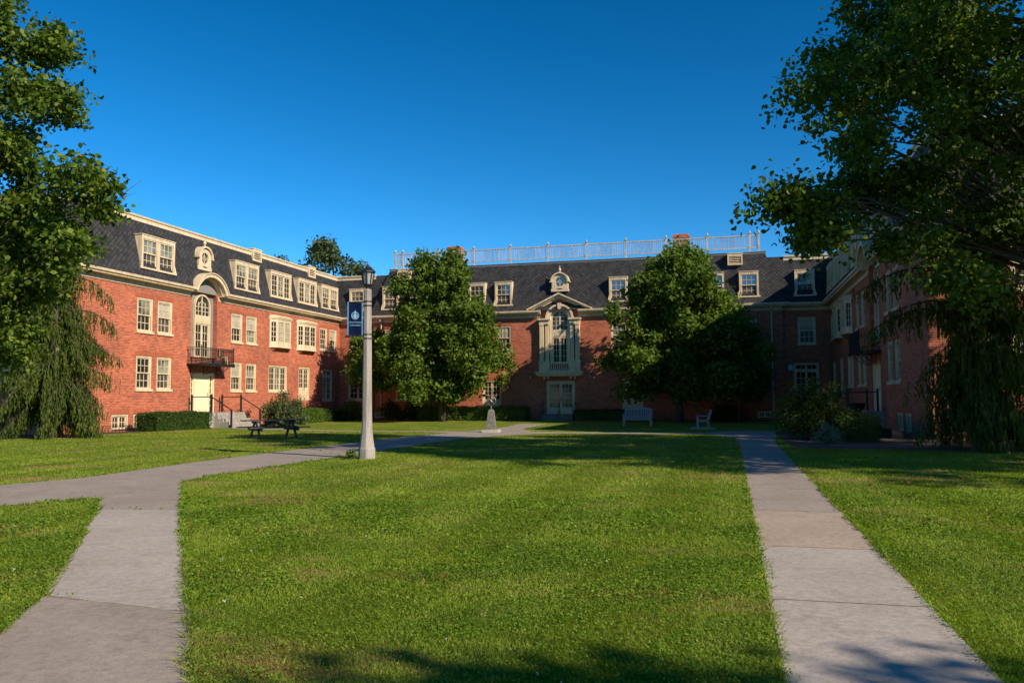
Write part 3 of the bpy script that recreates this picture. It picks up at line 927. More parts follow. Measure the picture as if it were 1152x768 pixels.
CACHE = {}
def make_window(kind, w, h):
    """returns (frame mesh, [(pane name, mesh)])"""
    key = (kind, round(w, 3), round(h, 3))
    if key in CACHE: return CACHE[key]
    mb, panes = MB(), []
    c = 0.10
    if kind == 'sash':
        casing(mb, w, h, c)
        mid = h * 0.5
        lights(mb, -w / 2 + c, w / 2 - c, mid - 0.03, h - c, 3, 2, 0.10)
        lights(mb, -w / 2 + c, w / 2 - c, 0.09, mid + 0.02, 3, 2, 0.15)
        panes += [('pane', pane(-w / 2 + c, w / 2 - c, mid - 0.03, h - c, 0.102), 'pane_curtain'), ('pane', pane(-w / 2 + c, w / 2 - c, 0.09, mid - 0.035, 0.136, 0.01), 'pane_screen')]
    elif kind in ('triple', 'tall'):
        n = 3 if kind == 'triple' else 2
        casing(mb, w, h, c)
        W = (w - 2 * c) / n
        top = h - c
        if kind == 'tall':
            zt = h * 0.78
            mb.box(-w / 2 + c, w / 2 - c, 0.03, 0.15, zt - 0.05, zt + 0.05)
            for k in range(n): lights(mb, -w / 2 + c + k * W, -w / 2 + c + (k + 1) * W, zt + 0.05, h - c, 2, 1, 0.13)
            top = zt - 0.05
        for k in range(n):
            lights(mb, -w / 2 + c + k * W, -w / 2 + c + (k + 1) * W, 0.09, top, 2, 4, 0.13, 0.075)
            panes.append(('pane', pane(-w / 2 + c + k * W, -w / 2 + c + (k + 1) * W, 0.09, h - c, 0.132), 'pane_dark' if k != 1 or kind == 'tall' else 'pane_curtain'))
    elif kind == 'paneldoor':
        casing(mb, w, h, c, sill=False)
        pz = h * 0.36
        W = (w - 2 * c) / 2
        mb.box(-w / 2 + c, w / 2 - c, 0.06, 0.15, 0.0, pz)
        for k in range(2):
            x0 = -w / 2 + c + k * W
            for (a, b) in ((0.10, pz / 2 - 0.03), (pz / 2 + 0.03, pz - 0.08)):
                mb.box(x0 + 0.1, x0 + W - 0.1, 0.045, 0.06, a, b)
            lights(mb, x0, x0 + W, pz, h - c, 2, 4, 0.13, 0.085)
            panes.append(('pane', pane(x0, x0 + W, pz, h - c, 0.132), 'pane_dark'))
    elif kind == 'frenchdoor':
        casing(mb, w, h, 0.13, sill=False)
        c = 0.13
        W = (w - 2 * c) / 2
        for k in range(2):
            x0 = -w / 2 + c + k * W
            mb.box(x0, x0 + W, 0.06, 0.13, 0.02, 0.42)
            lights(mb, x0, x0 + W, 0.42, h - c, 3, 5, 0.13, 0.10, 0.028)
            panes.append(('pane', pane(x0, x0 + W, 0.42, h - c, 0.132), 'pane_dark'))
    elif kind == 'cellar':
        casing(mb, w, h, 0.09, sill=False)
        lights(mb, -w / 2 + 0.09, 0.0, 0.09, h - 0.09, 2, 2, 0.13)
        lights(mb, 0.0, w / 2 - 0.09, 0.09, h - 0.09, 2, 2, 0.13)
        panes.append(('pane', pane(-w / 2 + 0.09, w / 2 - 0.09, 0.09, h - 0.09, 0.132), 'pane_dark'))
    elif kind == 'bay':
        d, hw, fh = 0.34, w / 2, w / 2 - 0.46
        def plan(e): return [(-hw - e, 0.0), (-fh - e * 0.5, -d - e), (fh + e * 0.5, -d - e), (hw + e, 0.0)]
        def slab(e0, e1, z0, z1, mi=0):
            A, C = plan(e0), plan(e1)
            for q in range(3): mb.poly([(*A[q], z0), (*A[q + 1], z0), (*C[q + 1], z1), (*C[q], z1)], mi)
            mb.poly([(*p, z1) for p in C], mi); mb.poly([(*p, z0) for p in reversed(A)], mi)
        slab(-0.30, -0.04, -0.34, -0.10, 1)
        slab(0.05, 0.05, -0.10, 0.0); slab(0.0, 0.0, 0.0, 0.26)
        slab(0.0, 0.0, h - 0.30, h - 0.16); slab(0.04, 0.07, h - 0.16, h - 0.06); slab(0.10, 0.10, h - 0.06, h)
        slab(0.09, -0.10, h, h + 0.12)
        z0, z1 = 0.26, h - 0.30
        Pn = plan(0.0)
        for q in range(3):          # two canted lights and a three light front
            p0, p1 = Vector((*Pn[q], 0)), Vector((*Pn[q + 1], 0))
            L = (p1 - p0).length
            sub = MB()
            sub.box(0, 0.07, -0.0, 0.08, z0, z1); sub.box(L - 0.07, L, -0.0, 0.08, z0, z1)
            if q == 1:
                sub.box(L / 2 - 0.04, L / 2 + 0.04, 0.0, 0.08, z0, z1)
                lights(sub, 0.07, L / 2 - 0.04, z0, z1, 2, 4, 0.06, 0.05); lights(sub, L / 2 + 0.04, L - 0.07, z0, z1, 2, 4, 0.06, 0.05)
            else: lights(sub, 0.07, L - 0.07, z0, z1, 2, 4, 0.06, 0.05)
            dr = (p1 - p0).normalized(); nn = Vector((-dr.y, dr.x, 0))
            T = lambda v: tuple(p0 + dr * v[0] + nn * v[1] + Vector((0, 0, v[2])))
            i0 = len(mb.v); mb.v += [T(v) for v in sub.v]; mb.f += [tuple(k + i0 for k in f) for f in sub.f]; mb.m += sub.m
            gp = pane(0.07, L - 0.07, z0, z1, 0.062); gp.v = [T(v) for v in gp.v]
            panes.append(('pane', gp, 'pane_curtain' if q == 1 else 'pane_dark'))
    fm = mb.mesh(kind, ['cream', 'brick'] if kind == 'bay' else ['cream'])
    pm = [(n, p.mesh('pane', mt), mt) for n, p, mt in panes]
    CACHE[key] = (fm, pm)
    return CACHE[key]

NAMES = {'sash': 'window', 'triple': 'window', 'tall': 'window', 'bay': 'bay_window', 'cellar': 'basement_window', 'paneldoor': 'glazed_door', 'frenchdoor': 'double_door'}
def door_handle(parent, x, z, y=0.03):
    h = MB(); h.tube([(x, y + 0.03, z), (x, y - 0.05, z), (x, y - 0.05, z - 0.22), (x, y + 0.03, z - 0.22)], 0.014, 6)
    h.build('handle', 'black_iron', parent)

for (fr, u, z0, w, h, kind) in WIN:
    P, rot, xy = FR[fr]
    x, y = xy(u)
    if kind == 'entry': continue
    fm, pm = make_window(kind, w, h)
    o = link(NAMES[kind], fm, B, (x, y, z0), rot)
    for n, me, mt in pm:
        p_ = link(n, me, o)
        t_ = random.random()
        alt = None
        if mt == 'pane_curtain': alt = 'pane_blind' if t_ < 0.22 else 'pane_dark' if t_ < 0.42 else None
        elif mt == 'pane_screen': alt = 'pane_dark' if t_ < 0.2 else 'pane_curtain' if t_ < 0.3 else None
        elif kind in ('triple', 'tall', 'bay'): alt = 'pane_curtain' if t_ < 0.25 else None
        if alt:
            p_.material_slots[0].link = 'OBJECT'
            p_.material_slots[0].material = M[alt]
    if kind == 'frenchdoor':
        door_handle(o, -0.06, 1.25, 0.05); door_handle(o, 0.06, 1.25, 0.05)
    if kind == 'paneldoor': door_handle(o, 0.05, 1.0, 0.05)

# --- entrance, stoop, niche and balcony of a wing
def entry(fr, sgn):
    P, rot, xy = FR[fr]
    u = sgn * 17.78
    x, y = xy(u)
    w, h = 2.3, 2.32
    mb = MB()
    mb.box(-w / 2, -w / 2 + 0.08, 0.02, 0.2, 0, h); mb.box(w / 2 - 0.08, w / 2, 0.02, 0.2, 0, h)
    mb.box(-w / 2 + 0.08, w / 2 - 0.08, 0.02, 0.2, h - 0.12, h)
    for s in (-1, 1):
        a, b = s * 0.66, s * 0.74
        mb.box(a, b, 0.04, 0.2, 0, h - 0.12)
        lights(mb, min(s * 0.74, s * (w / 2 - 0.08)), max(s * 0.74, s * (w / 2 - 0.08)), 0.0, h - 0.12, 1, 6, 0.17, 0.05)
    o = mb.build('entrance_door', 'cream_door', B, (x, y, 0.86), rot)
    lf = MB()
    lf.box(-0.66, 0.66, 0.10, 0.16, 0.01, h - 0.12)
    for a, b in ((-0.52, -0.06), (0.06, 0.52)):
        for c, d in ((0.15, 0.75), (0.95, 1.60), (1.72, 2.06)): lf.box(a, b, 0.088, 0.10, c, d)
    lf.build('door_leaf', 'cream_door', o)
    for s in (-1, 1):
        a, b = sorted((s * 0.74, s * (w / 2 - 0.08)))
        pane(a, b, 0.0, h - 0.12, 0.172).build('pane', 'pane_dark', o)
    door_handle(o, 0.56, 1.15, 0.08)
    # niche: grey stucco recess with arched window, segmental hood
    n = MB()
    cz, R_ = 7.37, 1.25
    pts = [(-R_, 4.1), (R_, 4.1)] + [(R_ * math.cos(t), cz + R_ * math.sin(t)) for t in np.linspace(0, PI, 21)]
    n.extrude_y(pts, 0.28, 0.34)
    n.box(-1.25, 1.25, 0.0, 0.28, 4.02, 4.098)
    n.disc_y(0, cz, 1.49, 0.40, PI - 0.40, 0.06, 20)
    u2 = sgn * 17.72
    x2, y2 = xy(u2)
    n.build('niche', 'plaster', B, (x2, y2, 0), rot)
    for s in (-1, 1):          # brick spandrels beside the arch
        q = MB()
        arc = [(s * R_ * math.cos(t), cz + R_ * math.sin(t)) for t in np.linspace(0, math.asin((ZW - cz) / R_), 8)]
        pl = arc + [(s * R_, ZW)]
        if s < 0: pl = pl[::-1]
        q.extrude_y(pl, 0.0, 0.28)
        q.build('spandrel', 'brick', B, (x2, y2, 0), rot)
    hd = MB()
    hd.ring_y(0, cz, 1.50, 1.70, 0.36, PI - 0.36, -0.55, 0.40, 22)
    hd.ring_y(0, cz, 1.70, 1.76, 0.34, PI - 0.34, -0.62, 0.40, 22)
    hd.ring_y(0, cz, 1.44, 1.50, 0.38, PI - 0.38, -0.30, 0.05, 22)
    hd.build('arched_hood', 'cream', B, (x2, y2, 0), rot)
    # arched french window
    f = MB()
    W = 0.76
    zc = 7.12
    f.box(-W, -W + 0.1, 0.12, 0.26, 4.1, zc); f.box(W - 0.1, W, 0.12, 0.26, 4.1, zc)
    f.ring_y(0, zc, W - 0.1, W, 0, PI, 0.12, 0.26, 18)
    f.box(-W + 0.1, W - 0.1, 0.13, 0.26, 6.12, 6.55)
    f.box(-W + 0.16, W - 0.16, 0.115, 0.13, 6.22, 6.45)
    for s in (0, 1):
        a, b = (-W + 0.1, 0) if s == 0 else (0, W - 0.1)
        lights(f, a, b, 4.12, 6.12, 2, 4, 0.22, 0.08)
    ri = W - 0.1
    f.box(-0.035, 0.035, 0.17, 0.22, 6.55, zc + ri)
    f.box(-ri, ri, 0.175, 0.22, 6.55, 6.62); f.box(-ri, ri, 0.175, 0.215, zc - 0.02, zc + 0.02)
    f.box(-ri, ri, 0.178, 0.213, (6.6 + zc) / 2 - 0.015, (6.6 + zc) / 2 + 0.015)
    for k in (-1, 1):
        f.box(k * ri * 0.5 - 0.02, k * ri * 0.5 + 0.02, 0.176, 0.218, 6.62, zc + ri * 0.42)
    f.ring_y(0, zc, 0.30, 0.335, 0, PI, 0.177, 0.217, 12)
    fo = f.build('arched_window', 'cream', B, (x2, y2, 0), rot)
    pg = MB(); pg.box(-ri, ri, 0.222, 0.24, 4.12, zc)
    pg.disc_y(0, zc, ri, 0, PI, 0.222, 18)
    pg.build('pane', 'pane_dark', fo)
    # balcony
    b = MB()
    b.box(-1.62, 1.62, -0.98, 0.0, 3.62, 3.70)
    b.box(-1.66, 1.66, -1.02, -0.94, 3.56, 3.73)
    bo = b.build('balcony', 'black_iron', B, (x2, y2, 0), rot)
    r_ = MB()
    for zz in (3.86, 4.62, 4.50):
        for s in (-1, 1): r_.tube([(s * 1.6, 0, zz), (s * 1.6, -0.96, zz)], 0.014, 5)
        r_.tube([(-1.6, -0.96, zz), (1.6, -0.96, zz)], 0.014, 5)
    for k in range(29):
        xx = -1.6 + 3.2 * k / 28
        r_.box(xx - 0.012, xx + 0.012, -0.972, -0.948, 3.7, 4.62)
    for s in (-1, 1):
        for k in range(1, 8):
            yy = -0.96 * k / 8
            r_.box(s * 1.6 - 0.008, s * 1.6 + 0.008, yy - 0.008, yy + 0.008, 3.7, 4.62)
        r_.box(s * 1.6 - 0.022, s * 1.6 + 0.022, -0.982, -0.938, 3.55, 4.74)
    r_.build('railing', 'black_iron', bo)
    for s in (-1.25, 0, 1.25):
        k = MB()
        k.tube([(s, 0, 3.05), (s, -0.02, 3.6)], 0.02, 5)
        pts = [(s, -0.85 * t, 3.1 + 0.5 * t ** 2.2) for t in np.linspace(0, 1, 9)]
        k.tube(pts, 0.02, 5)
        k.tube([(s, -0.30 + 0.13 * math.cos(t), 3.42 + 0.13 * math.sin(t)) for t in np.linspace(0, 2 * PI, 12)], 0.014, 5)
        k.build('bracket', 'black_iron', bo)
    # stoop with steps running out from the wall
    st = MB()
    st.box(-1.7, 1.9, -1.65, -0.002, 0.0, 0.855)
    for k in range(4):
        st.box(-1.30, 1.55, -1.65 - 0.30 * (k + 1), -1.65 - 0.30 * k - 0.002, 0.0, 0.855 - 0.171 * (k + 1))
    so = st.build('stoop', 'stone_step', B, (x, y, 0), rot)
    for s in (-1, 1):
        hr = MB()
        xx = -1.35 if s < 0 else 1.6
        pts = [(xx, -0.25, 0.86), (xx, -1.55, 0.86)]
        for p in pts:
            hr.box(p[0] - 0.045, p[0] + 0.045, p[1] - 0.045, p[1] + 0.045, 0.86, 1.86)
            hr.lathe([(0.0, 1.96), (0.04, 1.90), (0.06, 1.86)][::-1], 8, (p[0], p[1]))
        hr.beam((xx, -0.25, 1.76), (xx, -1.55, 1.76), 0.045, 0.05)
        hr.beam((xx, -1.55, 1.76), (xx, -2.85, 1.02), 0.045, 0.05)
        hr.box(xx - 0.04, xx + 0.04, -2.89, -2.81, 0.0, 1.06)
        hr.build('handrail', 'black_iron', so)
entry('left', -1)
entry('right', 1)

# --- cornices (frieze + soffit + gutter), broken at the hoods and at the pediment
CORN = [(0.0, 7.60), (0.05, 7.60), (0.05, 7.70), (0.03, 7.71), (0.03, 7.84), (0.12, 7.86), (0.40, 7.87), (0.42, 7.95), (0.50, 7.98), (0.52, 8.10), (0.30, 8.14), (0.0, 8.14)]
def cornice(path):
    c = MB(); c.sweep(path, CORN); c.build('cornice', 'cream', B)
HL = 17.72
cornice([(-30.5, YE), (-WX, YE), (-WX, -HL - 1.34)])
cornice([(-WX, -HL + 1.34), (-WX, 0), (-MX, 0), (-MX, MY), (CX - 1.42, MY)])
cornice([(CX + 1.42, MY), (MX, MY), (MX, 0), (WX, 0), (WX, -HL + 1.34)])
cornice([(WX, -HL - 1.34), (WX, YE), (30.5, YE)])

# --- mansard roofs
def slope_face(mb, a, b, za, zb, c, d):
    mb.poly([(a[0], a[1], za), (b[0], b[1], za), (d[0], d[1], zb), (c[0], c[1], zb)], 0)

def frustum(name, x0, x1, y0, y1, e, run, z0, z1, dz=0.0, holes=None, hx=None):
    """mansard: eave rectangle grown by e, top rectangle shrunk by run; slightly bell-cast"""
    mb = MB()
    lv = [(e, z0), (e - (e + run) * 0.22, z0 + (z1 - z0) * 0.13), (-run, z1)]
    R_ = lambda n: [(x0 - n, y0 - n), (x1 + n, y0 - n), (x1 + n, y1 + n), (x0 - n, y1 + n)]
    for k in range(len(lv) - 1):
        A, C = R_(lv[k][0]), R_(lv[k + 1][0])
        for i in range(4):
            j = (i + 1) % 4
            if hx and i in hx:
                # notch at the hood: split the face into bands with a gap
                lo, hi, bands = hx[i]
                za, zb = lv[k][1], lv[k + 1][1]
                zs = sorted({za, zb, *[z for z, _ in bands if za < z < zb]})
                for q in range(len(zs) - 1):
                    ta, tb = (zs[q] - za) / (zb - za), (zs[q + 1] - za) / (zb - za)
                    L0 = [Vector(A[i]).lerp(Vector(C[i]), t) for t in (ta, tb)]
                    L1 = [Vector(A[j]).lerp(Vector(C[j]), t) for t in (ta, tb)]
                    zc = (zs[q] + zs[q + 1]) / 2
                    half = 0
                    for (zt, hw) in bands:
                        if zc < zt: half = hw; break
                    if half == 0:
                        slope_face(mb, L0[0], L1[0], zs[q], zs[q + 1], L0[1], L1[1]); continue
                    cc = (lo + hi) / 2
                    ax = 1
                    def at(row, val):
                        p0, p1 = L0[row], L1[row]
                        t = (val - p0[ax]) / (p1[ax] - p0[ax])
                        return p0.lerp(p1, t)
                    s = 1 if L1[0][ax] > L0[0][ax] else -1
                    slope_face(mb, L0[0], at(0, cc - s * half), zs[q], zs[q + 1], L0[1], at(1, cc - s * half))
                    slope_face(mb, at(0, cc + s * half), L1[0], zs[q], zs[q + 1], at(1, cc + s * half), L1[1])
            else:
                slope_face(mb, A[i], A[j], lv[k][1], lv[k + 1][1], C[i], C[j])
    T = R_(-run)
    mb.poly([(p[0], p[1], z1 - 0.02) for p in T], 1)
    return mb.build('roof', ['slate', 'flat_roof'], B)
ZE = 8.10
ZT = 11.53
BANDS = [(8.36, 1.39), (8.66, 1.155), (8.88, 0.83)]
roofL = frustum('roof', -30.5, -WX, YE, 12, 0.36, 0.60, ZE, ZT, hx={1: (-HL, -HL, BANDS)})
roofR = frustum('roof', WX, 30.5, YE, 12, 0.36, 0.60, ZE, ZT, hx={3: (-HL, -HL, BANDS)})
frustum('roof', -WX - 2, -MX + 2, 0, 12, 0.36, 0.60, ZE, ZT - 0.004)
frustum('roof', MX - 2, WX + 2, 0, 12, 0.36, 0.60, ZE, ZT - 0.004)
ZM = 11.95
roofM = frustum('roof', -MX, MX, MY, 12.5, 0.36, 1.05, ZE, ZM)
# top trim
TR = [(0.0, -0.30), (0.04, -0.30), (0.04, -0.10), (0.10, -0.07), (0.12, 0.01), (0.08, 0.04), (-0.18, 0.04), (-0.18, -0.02), (0, -0.02)]
t = MB()
n0 = -0.55
tp = [(-30.0, YE - n0 - 0.02), (-WX + n0, YE - n0), (-WX + n0, -n0), (-MX - 0.2, -n0)]
t.sweep(tp, [(n, ZT + z) for n, z in TR])
t.build('roof_trim', 'cream', B)
t = MB()
t.sweep([(MX + 0.2, -n0), (WX - n0, -n0), (WX - n0, YE - n0), (30.0, YE - n0 - 0.02)], [(n, ZT + z) for n, z in TR])
t.build('roof_trim', 'cream', B)
t = MB()
t.sweep([(-MX + 1.03, 8), (-MX + 1.03, MY + 1.03), (MX - 1.03, MY + 1.03), (MX - 1.03, 8)], [(n * 0.8, ZM + z * 0.45) for n, z in TR])
t.build('roof_trim', 'grey_trim', B)

# --- dormers (local like windows, wall face y=0, origin bottom centre)
def make_dormer(w, h, kind):
    mb = MB()
    dp = 1.2
    c = 0.13
    # flared foot, cheeks and cap
    mb.box(-w / 2, -w / 2 + c, 0.0, dp, 0, h); mb.box(w / 2 - c, w / 2, 0.0, dp, 0, h)
    for s in (-1, 1):
        a, b = sorted((s * (w / 2 - 0.02), s * (w / 2 + 0.12)))
        mb.poly([(s * w / 2, -0.002, 0), (s * (w / 2 + 0.12), -0.05, 0), (s * w / 2, -0.002, h * 0.28)] if s > 0 else [(s * (w / 2 + 0.12), -0.05, 0), (s * w / 2, -0.002, 0), (s * w / 2, -0.002, h * 0.28)])
        mb.poly([(s * w / 2, 0.4, 0), (s * (w / 2 + 0.12), 0.35, 0), (s * (w / 2 + 0.12), -0.05, 0), (s * w / 2, -0.002, h * 0.28)])
    mb.box(-w / 2 + c, w / 2 - c, 0.0, 0.2, h - 0.2, h)
    mb.box(-w / 2 - 0.035, w / 2 + 0.035, -0.035, dp, h, h + 0.045)
    mb.box(-w / 2 - 0.10, w / 2 + 0.10, -0.07, 0.45, -0.05, 0.05)
    ax, bx, az, bz = -w / 2 + c, w / 2 - c, 0.05, h - 0.2
    ps = []
    if kind == 'single':
        segs = [(ax, bx)]
    elif kind == 'double':
        mb.box(-0.12, 0.12, 0.02, 0.2, az, bz)
        segs = [(ax, -0.12), (0.12, bx)]
    else:
        W = (bx - ax) / 3
        segs = [(ax + k * W, ax + (k + 1) * W) for k in range(3)]
    for k, (a, b) in enumerate(segs):
        if kind == 'triple':
            lights(mb, a, b, az, bz, 2, 4, 0.10, 0.085)
            ps.append((pane(a, b, az, bz, 0.102), 'pane_dark' if k != 1 else 'pane_curtain'))
        else:
            mid = (az + bz) / 2
            lights(mb, a, b, mid - 0.02, bz, 3, 2, 0.08, 0.06); lights(mb, a, b, az, mid + 0.03, 3, 2, 0.13, 0.06)
            ps.append((pane(a, b, mid, bz, 0.082), 'pane_sky' if kind == 'single' else 'pane_curtain')); ps.append((pane(a, b, az, mid, 0.122, 0.01), 'pane_screen'))
    return mb.mesh('dormer', 'cream'), [(p.mesh('pane', mt), mt) for p, mt in ps]
DM = {k: make_dormer(w, 1.78, k) for k, w in (('single', 1.32), ('double', 2.72), ('triple', 2.72))}
def put_dormer(kind, fr, u, n):
    P, rot, xy = FR[fr]
    p = P(u, n, 8.62)
    fm, pm = DM[kind]
    o = link('dormer', fm, B, p, rot)
    for me, mt in pm: link('pane', me, o)
for fr, s in (('left', -1), ('right', 1)):
    for v, k in ((22.1, 'double'), (13.5, 'double'), (9.3, 'triple'), (5.55, 'triple'), (2.0, 'double')):
        put_dormer(k, fr, s * v, 0.16)
for x in (4.35, 6.45, 11.2, 13.55):
    for s in (-1, 1): put_dormer('single', 'main', CX + s * x, 0.05)
for s in (-1, 1): put_dormer('single', 'link', s * 16.95, 0.12)

# oval-window dormers with finial
def oculus(fr, u, n, z0):
    P, rot, xy = FR[fr]
    mb = MB()
    mb.box(-0.66, 0.66, 0.0, 0.9, -0.10, 0.12)
    r0, r1 = 0.34, 0.58
    mb.ring_y(0, 0.62, r0, r1, 0, 2 * PI, 0.0, 0.14, 24)
    for s in (-1, 1): mb.box(s * 0.30, s * 0.60, 0.002, 0.9, 0.12, 0.62)
    mb.box(-0.3, 0.3, 0.004, 0.12, 0.12, 0.30)
    mb.ring_y(0, 0.66, 0.58, 0.68, 0.05, PI - 0.05, -0.12, 0.95, 18)
    for s in (-1, 1): mb.box(s * 0.56, s * 0.74, -0.11, 0.92, 0.60, 0.68)
    mb.lathe([(0.11, 1.32), (0.06, 1.37), (0.05, 1.42), (0.10, 1.49), (0.11, 1.56), (0.05, 1.64), (0.03, 1.75), (0.01, 1.86)], 10, (0, 0.05))
    for a in (0, PI / 2): 
        d = Vector((math.cos(a), 0, math.sin(a)))
        mb.beam(Vector((0, 0.07, 0.62)) - d * 0.34, Vector((0, 0.07, 0.62)) + d * 0.34, 0.03, 0.03, up=(0, 1, 0))
    mb.ring_y(0, 0.62, 0.13, 0.16, 0, 2 * PI, 0.055, 0.085, 14)
    o = mb.build('round_dormer', 'cream', B, P(u, n, z0), rot)
    p = MB(); p.disc_y(0, 0.62, 0.345, 0, 2 * PI * 23 / 24, 0.1, 23); p.build('pane', 'pane_sky', o)
oculus('left', -HL, -0.02, 9.42)
oculus('right', HL, -0.02, 9.42)
oculus('main', CX, 0.0, 9.62)

# louvred vents below the roof edge
def vent(fr, u, n, z):
    P, rot, xy = FR[fr]
    mb = MB()
    mb.box(-0.52, -0.42, 0, 0.6, 0, 0.8); mb.box(0.42, 0.52, 0, 0.6, 0, 0.8); mb.box(-0.42, 0.42, 0, 0.6, 0, 0.1); mb.box(-0.42, 0.42, 0, 0.6, 0.62, 0.8)
    for k in range(4):
        z0 = 0.12 + 0.13 * k
        mb.beam((-0.42, 0.06, z0 + 0.04), (0.42, 0.06, z0 + 0.04), 0.10, 0.03, up=(0, -0.6, 0.8))
    mb.box(-0.55, 0.55, -0.03, 0.7, 0.8, 0.86)
    o = mb.build('vent', 'cream', B, P(u, n, z), rot)
    q = MB(); q.box(-0.42, 0.42, 0.14, 0.18, 0.1, 0.62); q.build('vent_screen', 'dark_plastic', o)
for fr, s in (('left', -1), ('right', 1)):
    vent(fr, s * 11.5, -0.36, 10.86); vent(fr, s * 3.9, -0.36, 10.86)
for s in (-1, 1): vent('main', CX + s * 12.65, -0.42, 10.98)

# --- chimneys
def chimney(x, y, w, z0, z1, parent):
    c = MB()
    c.box(x - w / 2, x + w / 2, y - 0.45, y + 0.45, z0, z1 - 0.3)
    c.box(x - w / 2 - 0.05, x + w / 2 + 0.05, y - 0.5, y + 0.5, z1 - 0.3, z1 - 0.14)
    c.box(x - w / 2 + 0.02, x + w / 2 - 0.02, y - 0.43, y + 0.43, z1 - 0.14, z1)
    c.build('chimney', 'brick', parent)
for s in (-1, 1): chimney(CX + s * 8.85, 1.5, 1.15, ZM - 0.05, 13.65, roofM)

# --- roof balustrade: posts, rails, pickets and lattice panels
bal = MB()
bal.box(-14.45, 15.45 - 1.3, 1.0, 1.1, ZM + 0.05, ZM + 0.08)
bo = bal.build('balustrade', 'white_paint', B)
YB = 1.05
xs = [-14.05, -13.4] + [-13.4 + 3.13 * k for k in range(1, 9)] + [13.4 - 0.75, 13.4 - 0.05]
xs = [-14.15, -13.5] + [-13.5 + 2.985 * k for k in range(1, 10)] + [14.0]
zb, ztp = ZM + 0.34, ZM + 1.34
for k, xx in enumerate(xs):
    p = MB()
    p.box(xx - 0.075, xx + 0.075, YB - 0.075, YB + 0.075, ZM - 0.01, ztp + 0.08)
    p.box(xx - 0.11, xx + 0.11, YB - 0.11, YB + 0.11, ztp + 0.08, ztp + 0.12)
    p.lathe([(0.05, ztp + 0.12), (0.09, ztp + 0.2), (0.06, ztp + 0.28), (0.01, ztp + 0.3)], 8, (xx, YB))
    p.build('post', 'white_paint', bo)
for k in range(len(xs) - 1):
    a, b = xs[k] + 0.075, xs[k + 1] - 0.075
    q = MB()
    q.box(a, b, YB - 0.04, YB + 0.04, zb, zb + 0.09); q.box(a, b, YB - 0.045, YB + 0.045, ztp - 0.09, ztp)
    L = b - a
    if L < 1.5: la, lb = a, b
    else: la, lb = a + L * 0.32, a + L * 0.68
    if L > 1.5:
        n = int(round(L / 0.135))
        for i in range(1, n):
            xx = a + L * i / n
            if la < xx < lb and i % 1 == 0: continue
            q.box(xx - 0.019, xx + 0.019, YB - 0.019, YB + 0.019, zb + 0.09, ztp - 0.09)
        for xx in (la, lb): q.box(xx - 0.024, xx + 0.024, YB - 0.022, YB + 0.022, zb + 0.09, ztp - 0.09)
    H0, H1 = zb + 0.09, ztp - 0.09
    st = 0.2
    n = int((lb - la + (H1 - H0)) / st) + 1
    for i in range(-1, n + 1):
        for s in (1, -1):
            x0 = la + i * st - (H1 - H0) if s > 0 else la + i * st
            p0, p1 = [x0, H0], [x0 + (H1 - H0) * s if s > 0 else x0 - (H1 - H0), H1]
            def clip(p, r):
                if p[0] < la: t_ = (la - p[0]) / (r[0] - p[0]) if r[0] != p[0] else 2
                elif p[0] > lb: t_ = (lb - p[0]) / (r[0] - p[0]) if r[0] != p[0] else 2
                else: return p
                if not 0 <= t_ <= 1: return None
                return [p[0] + (r[0] - p[0]) * t_, p[1] + (r[1] - p[1]) * t_]
            c0, c1 = clip(p0, p1), clip(p1, p0)
            if c0 and c1 and abs(c0[0] - c1[0]) > 0.05:
                q.beam((c0[0], YB + s * 0.012, c0[1]), (c1[0], YB + s * 0.012, c1[1]), 0.028, 0.02, up=(0, 1, 0))
    q.build('panel', 'white_paint', bo)

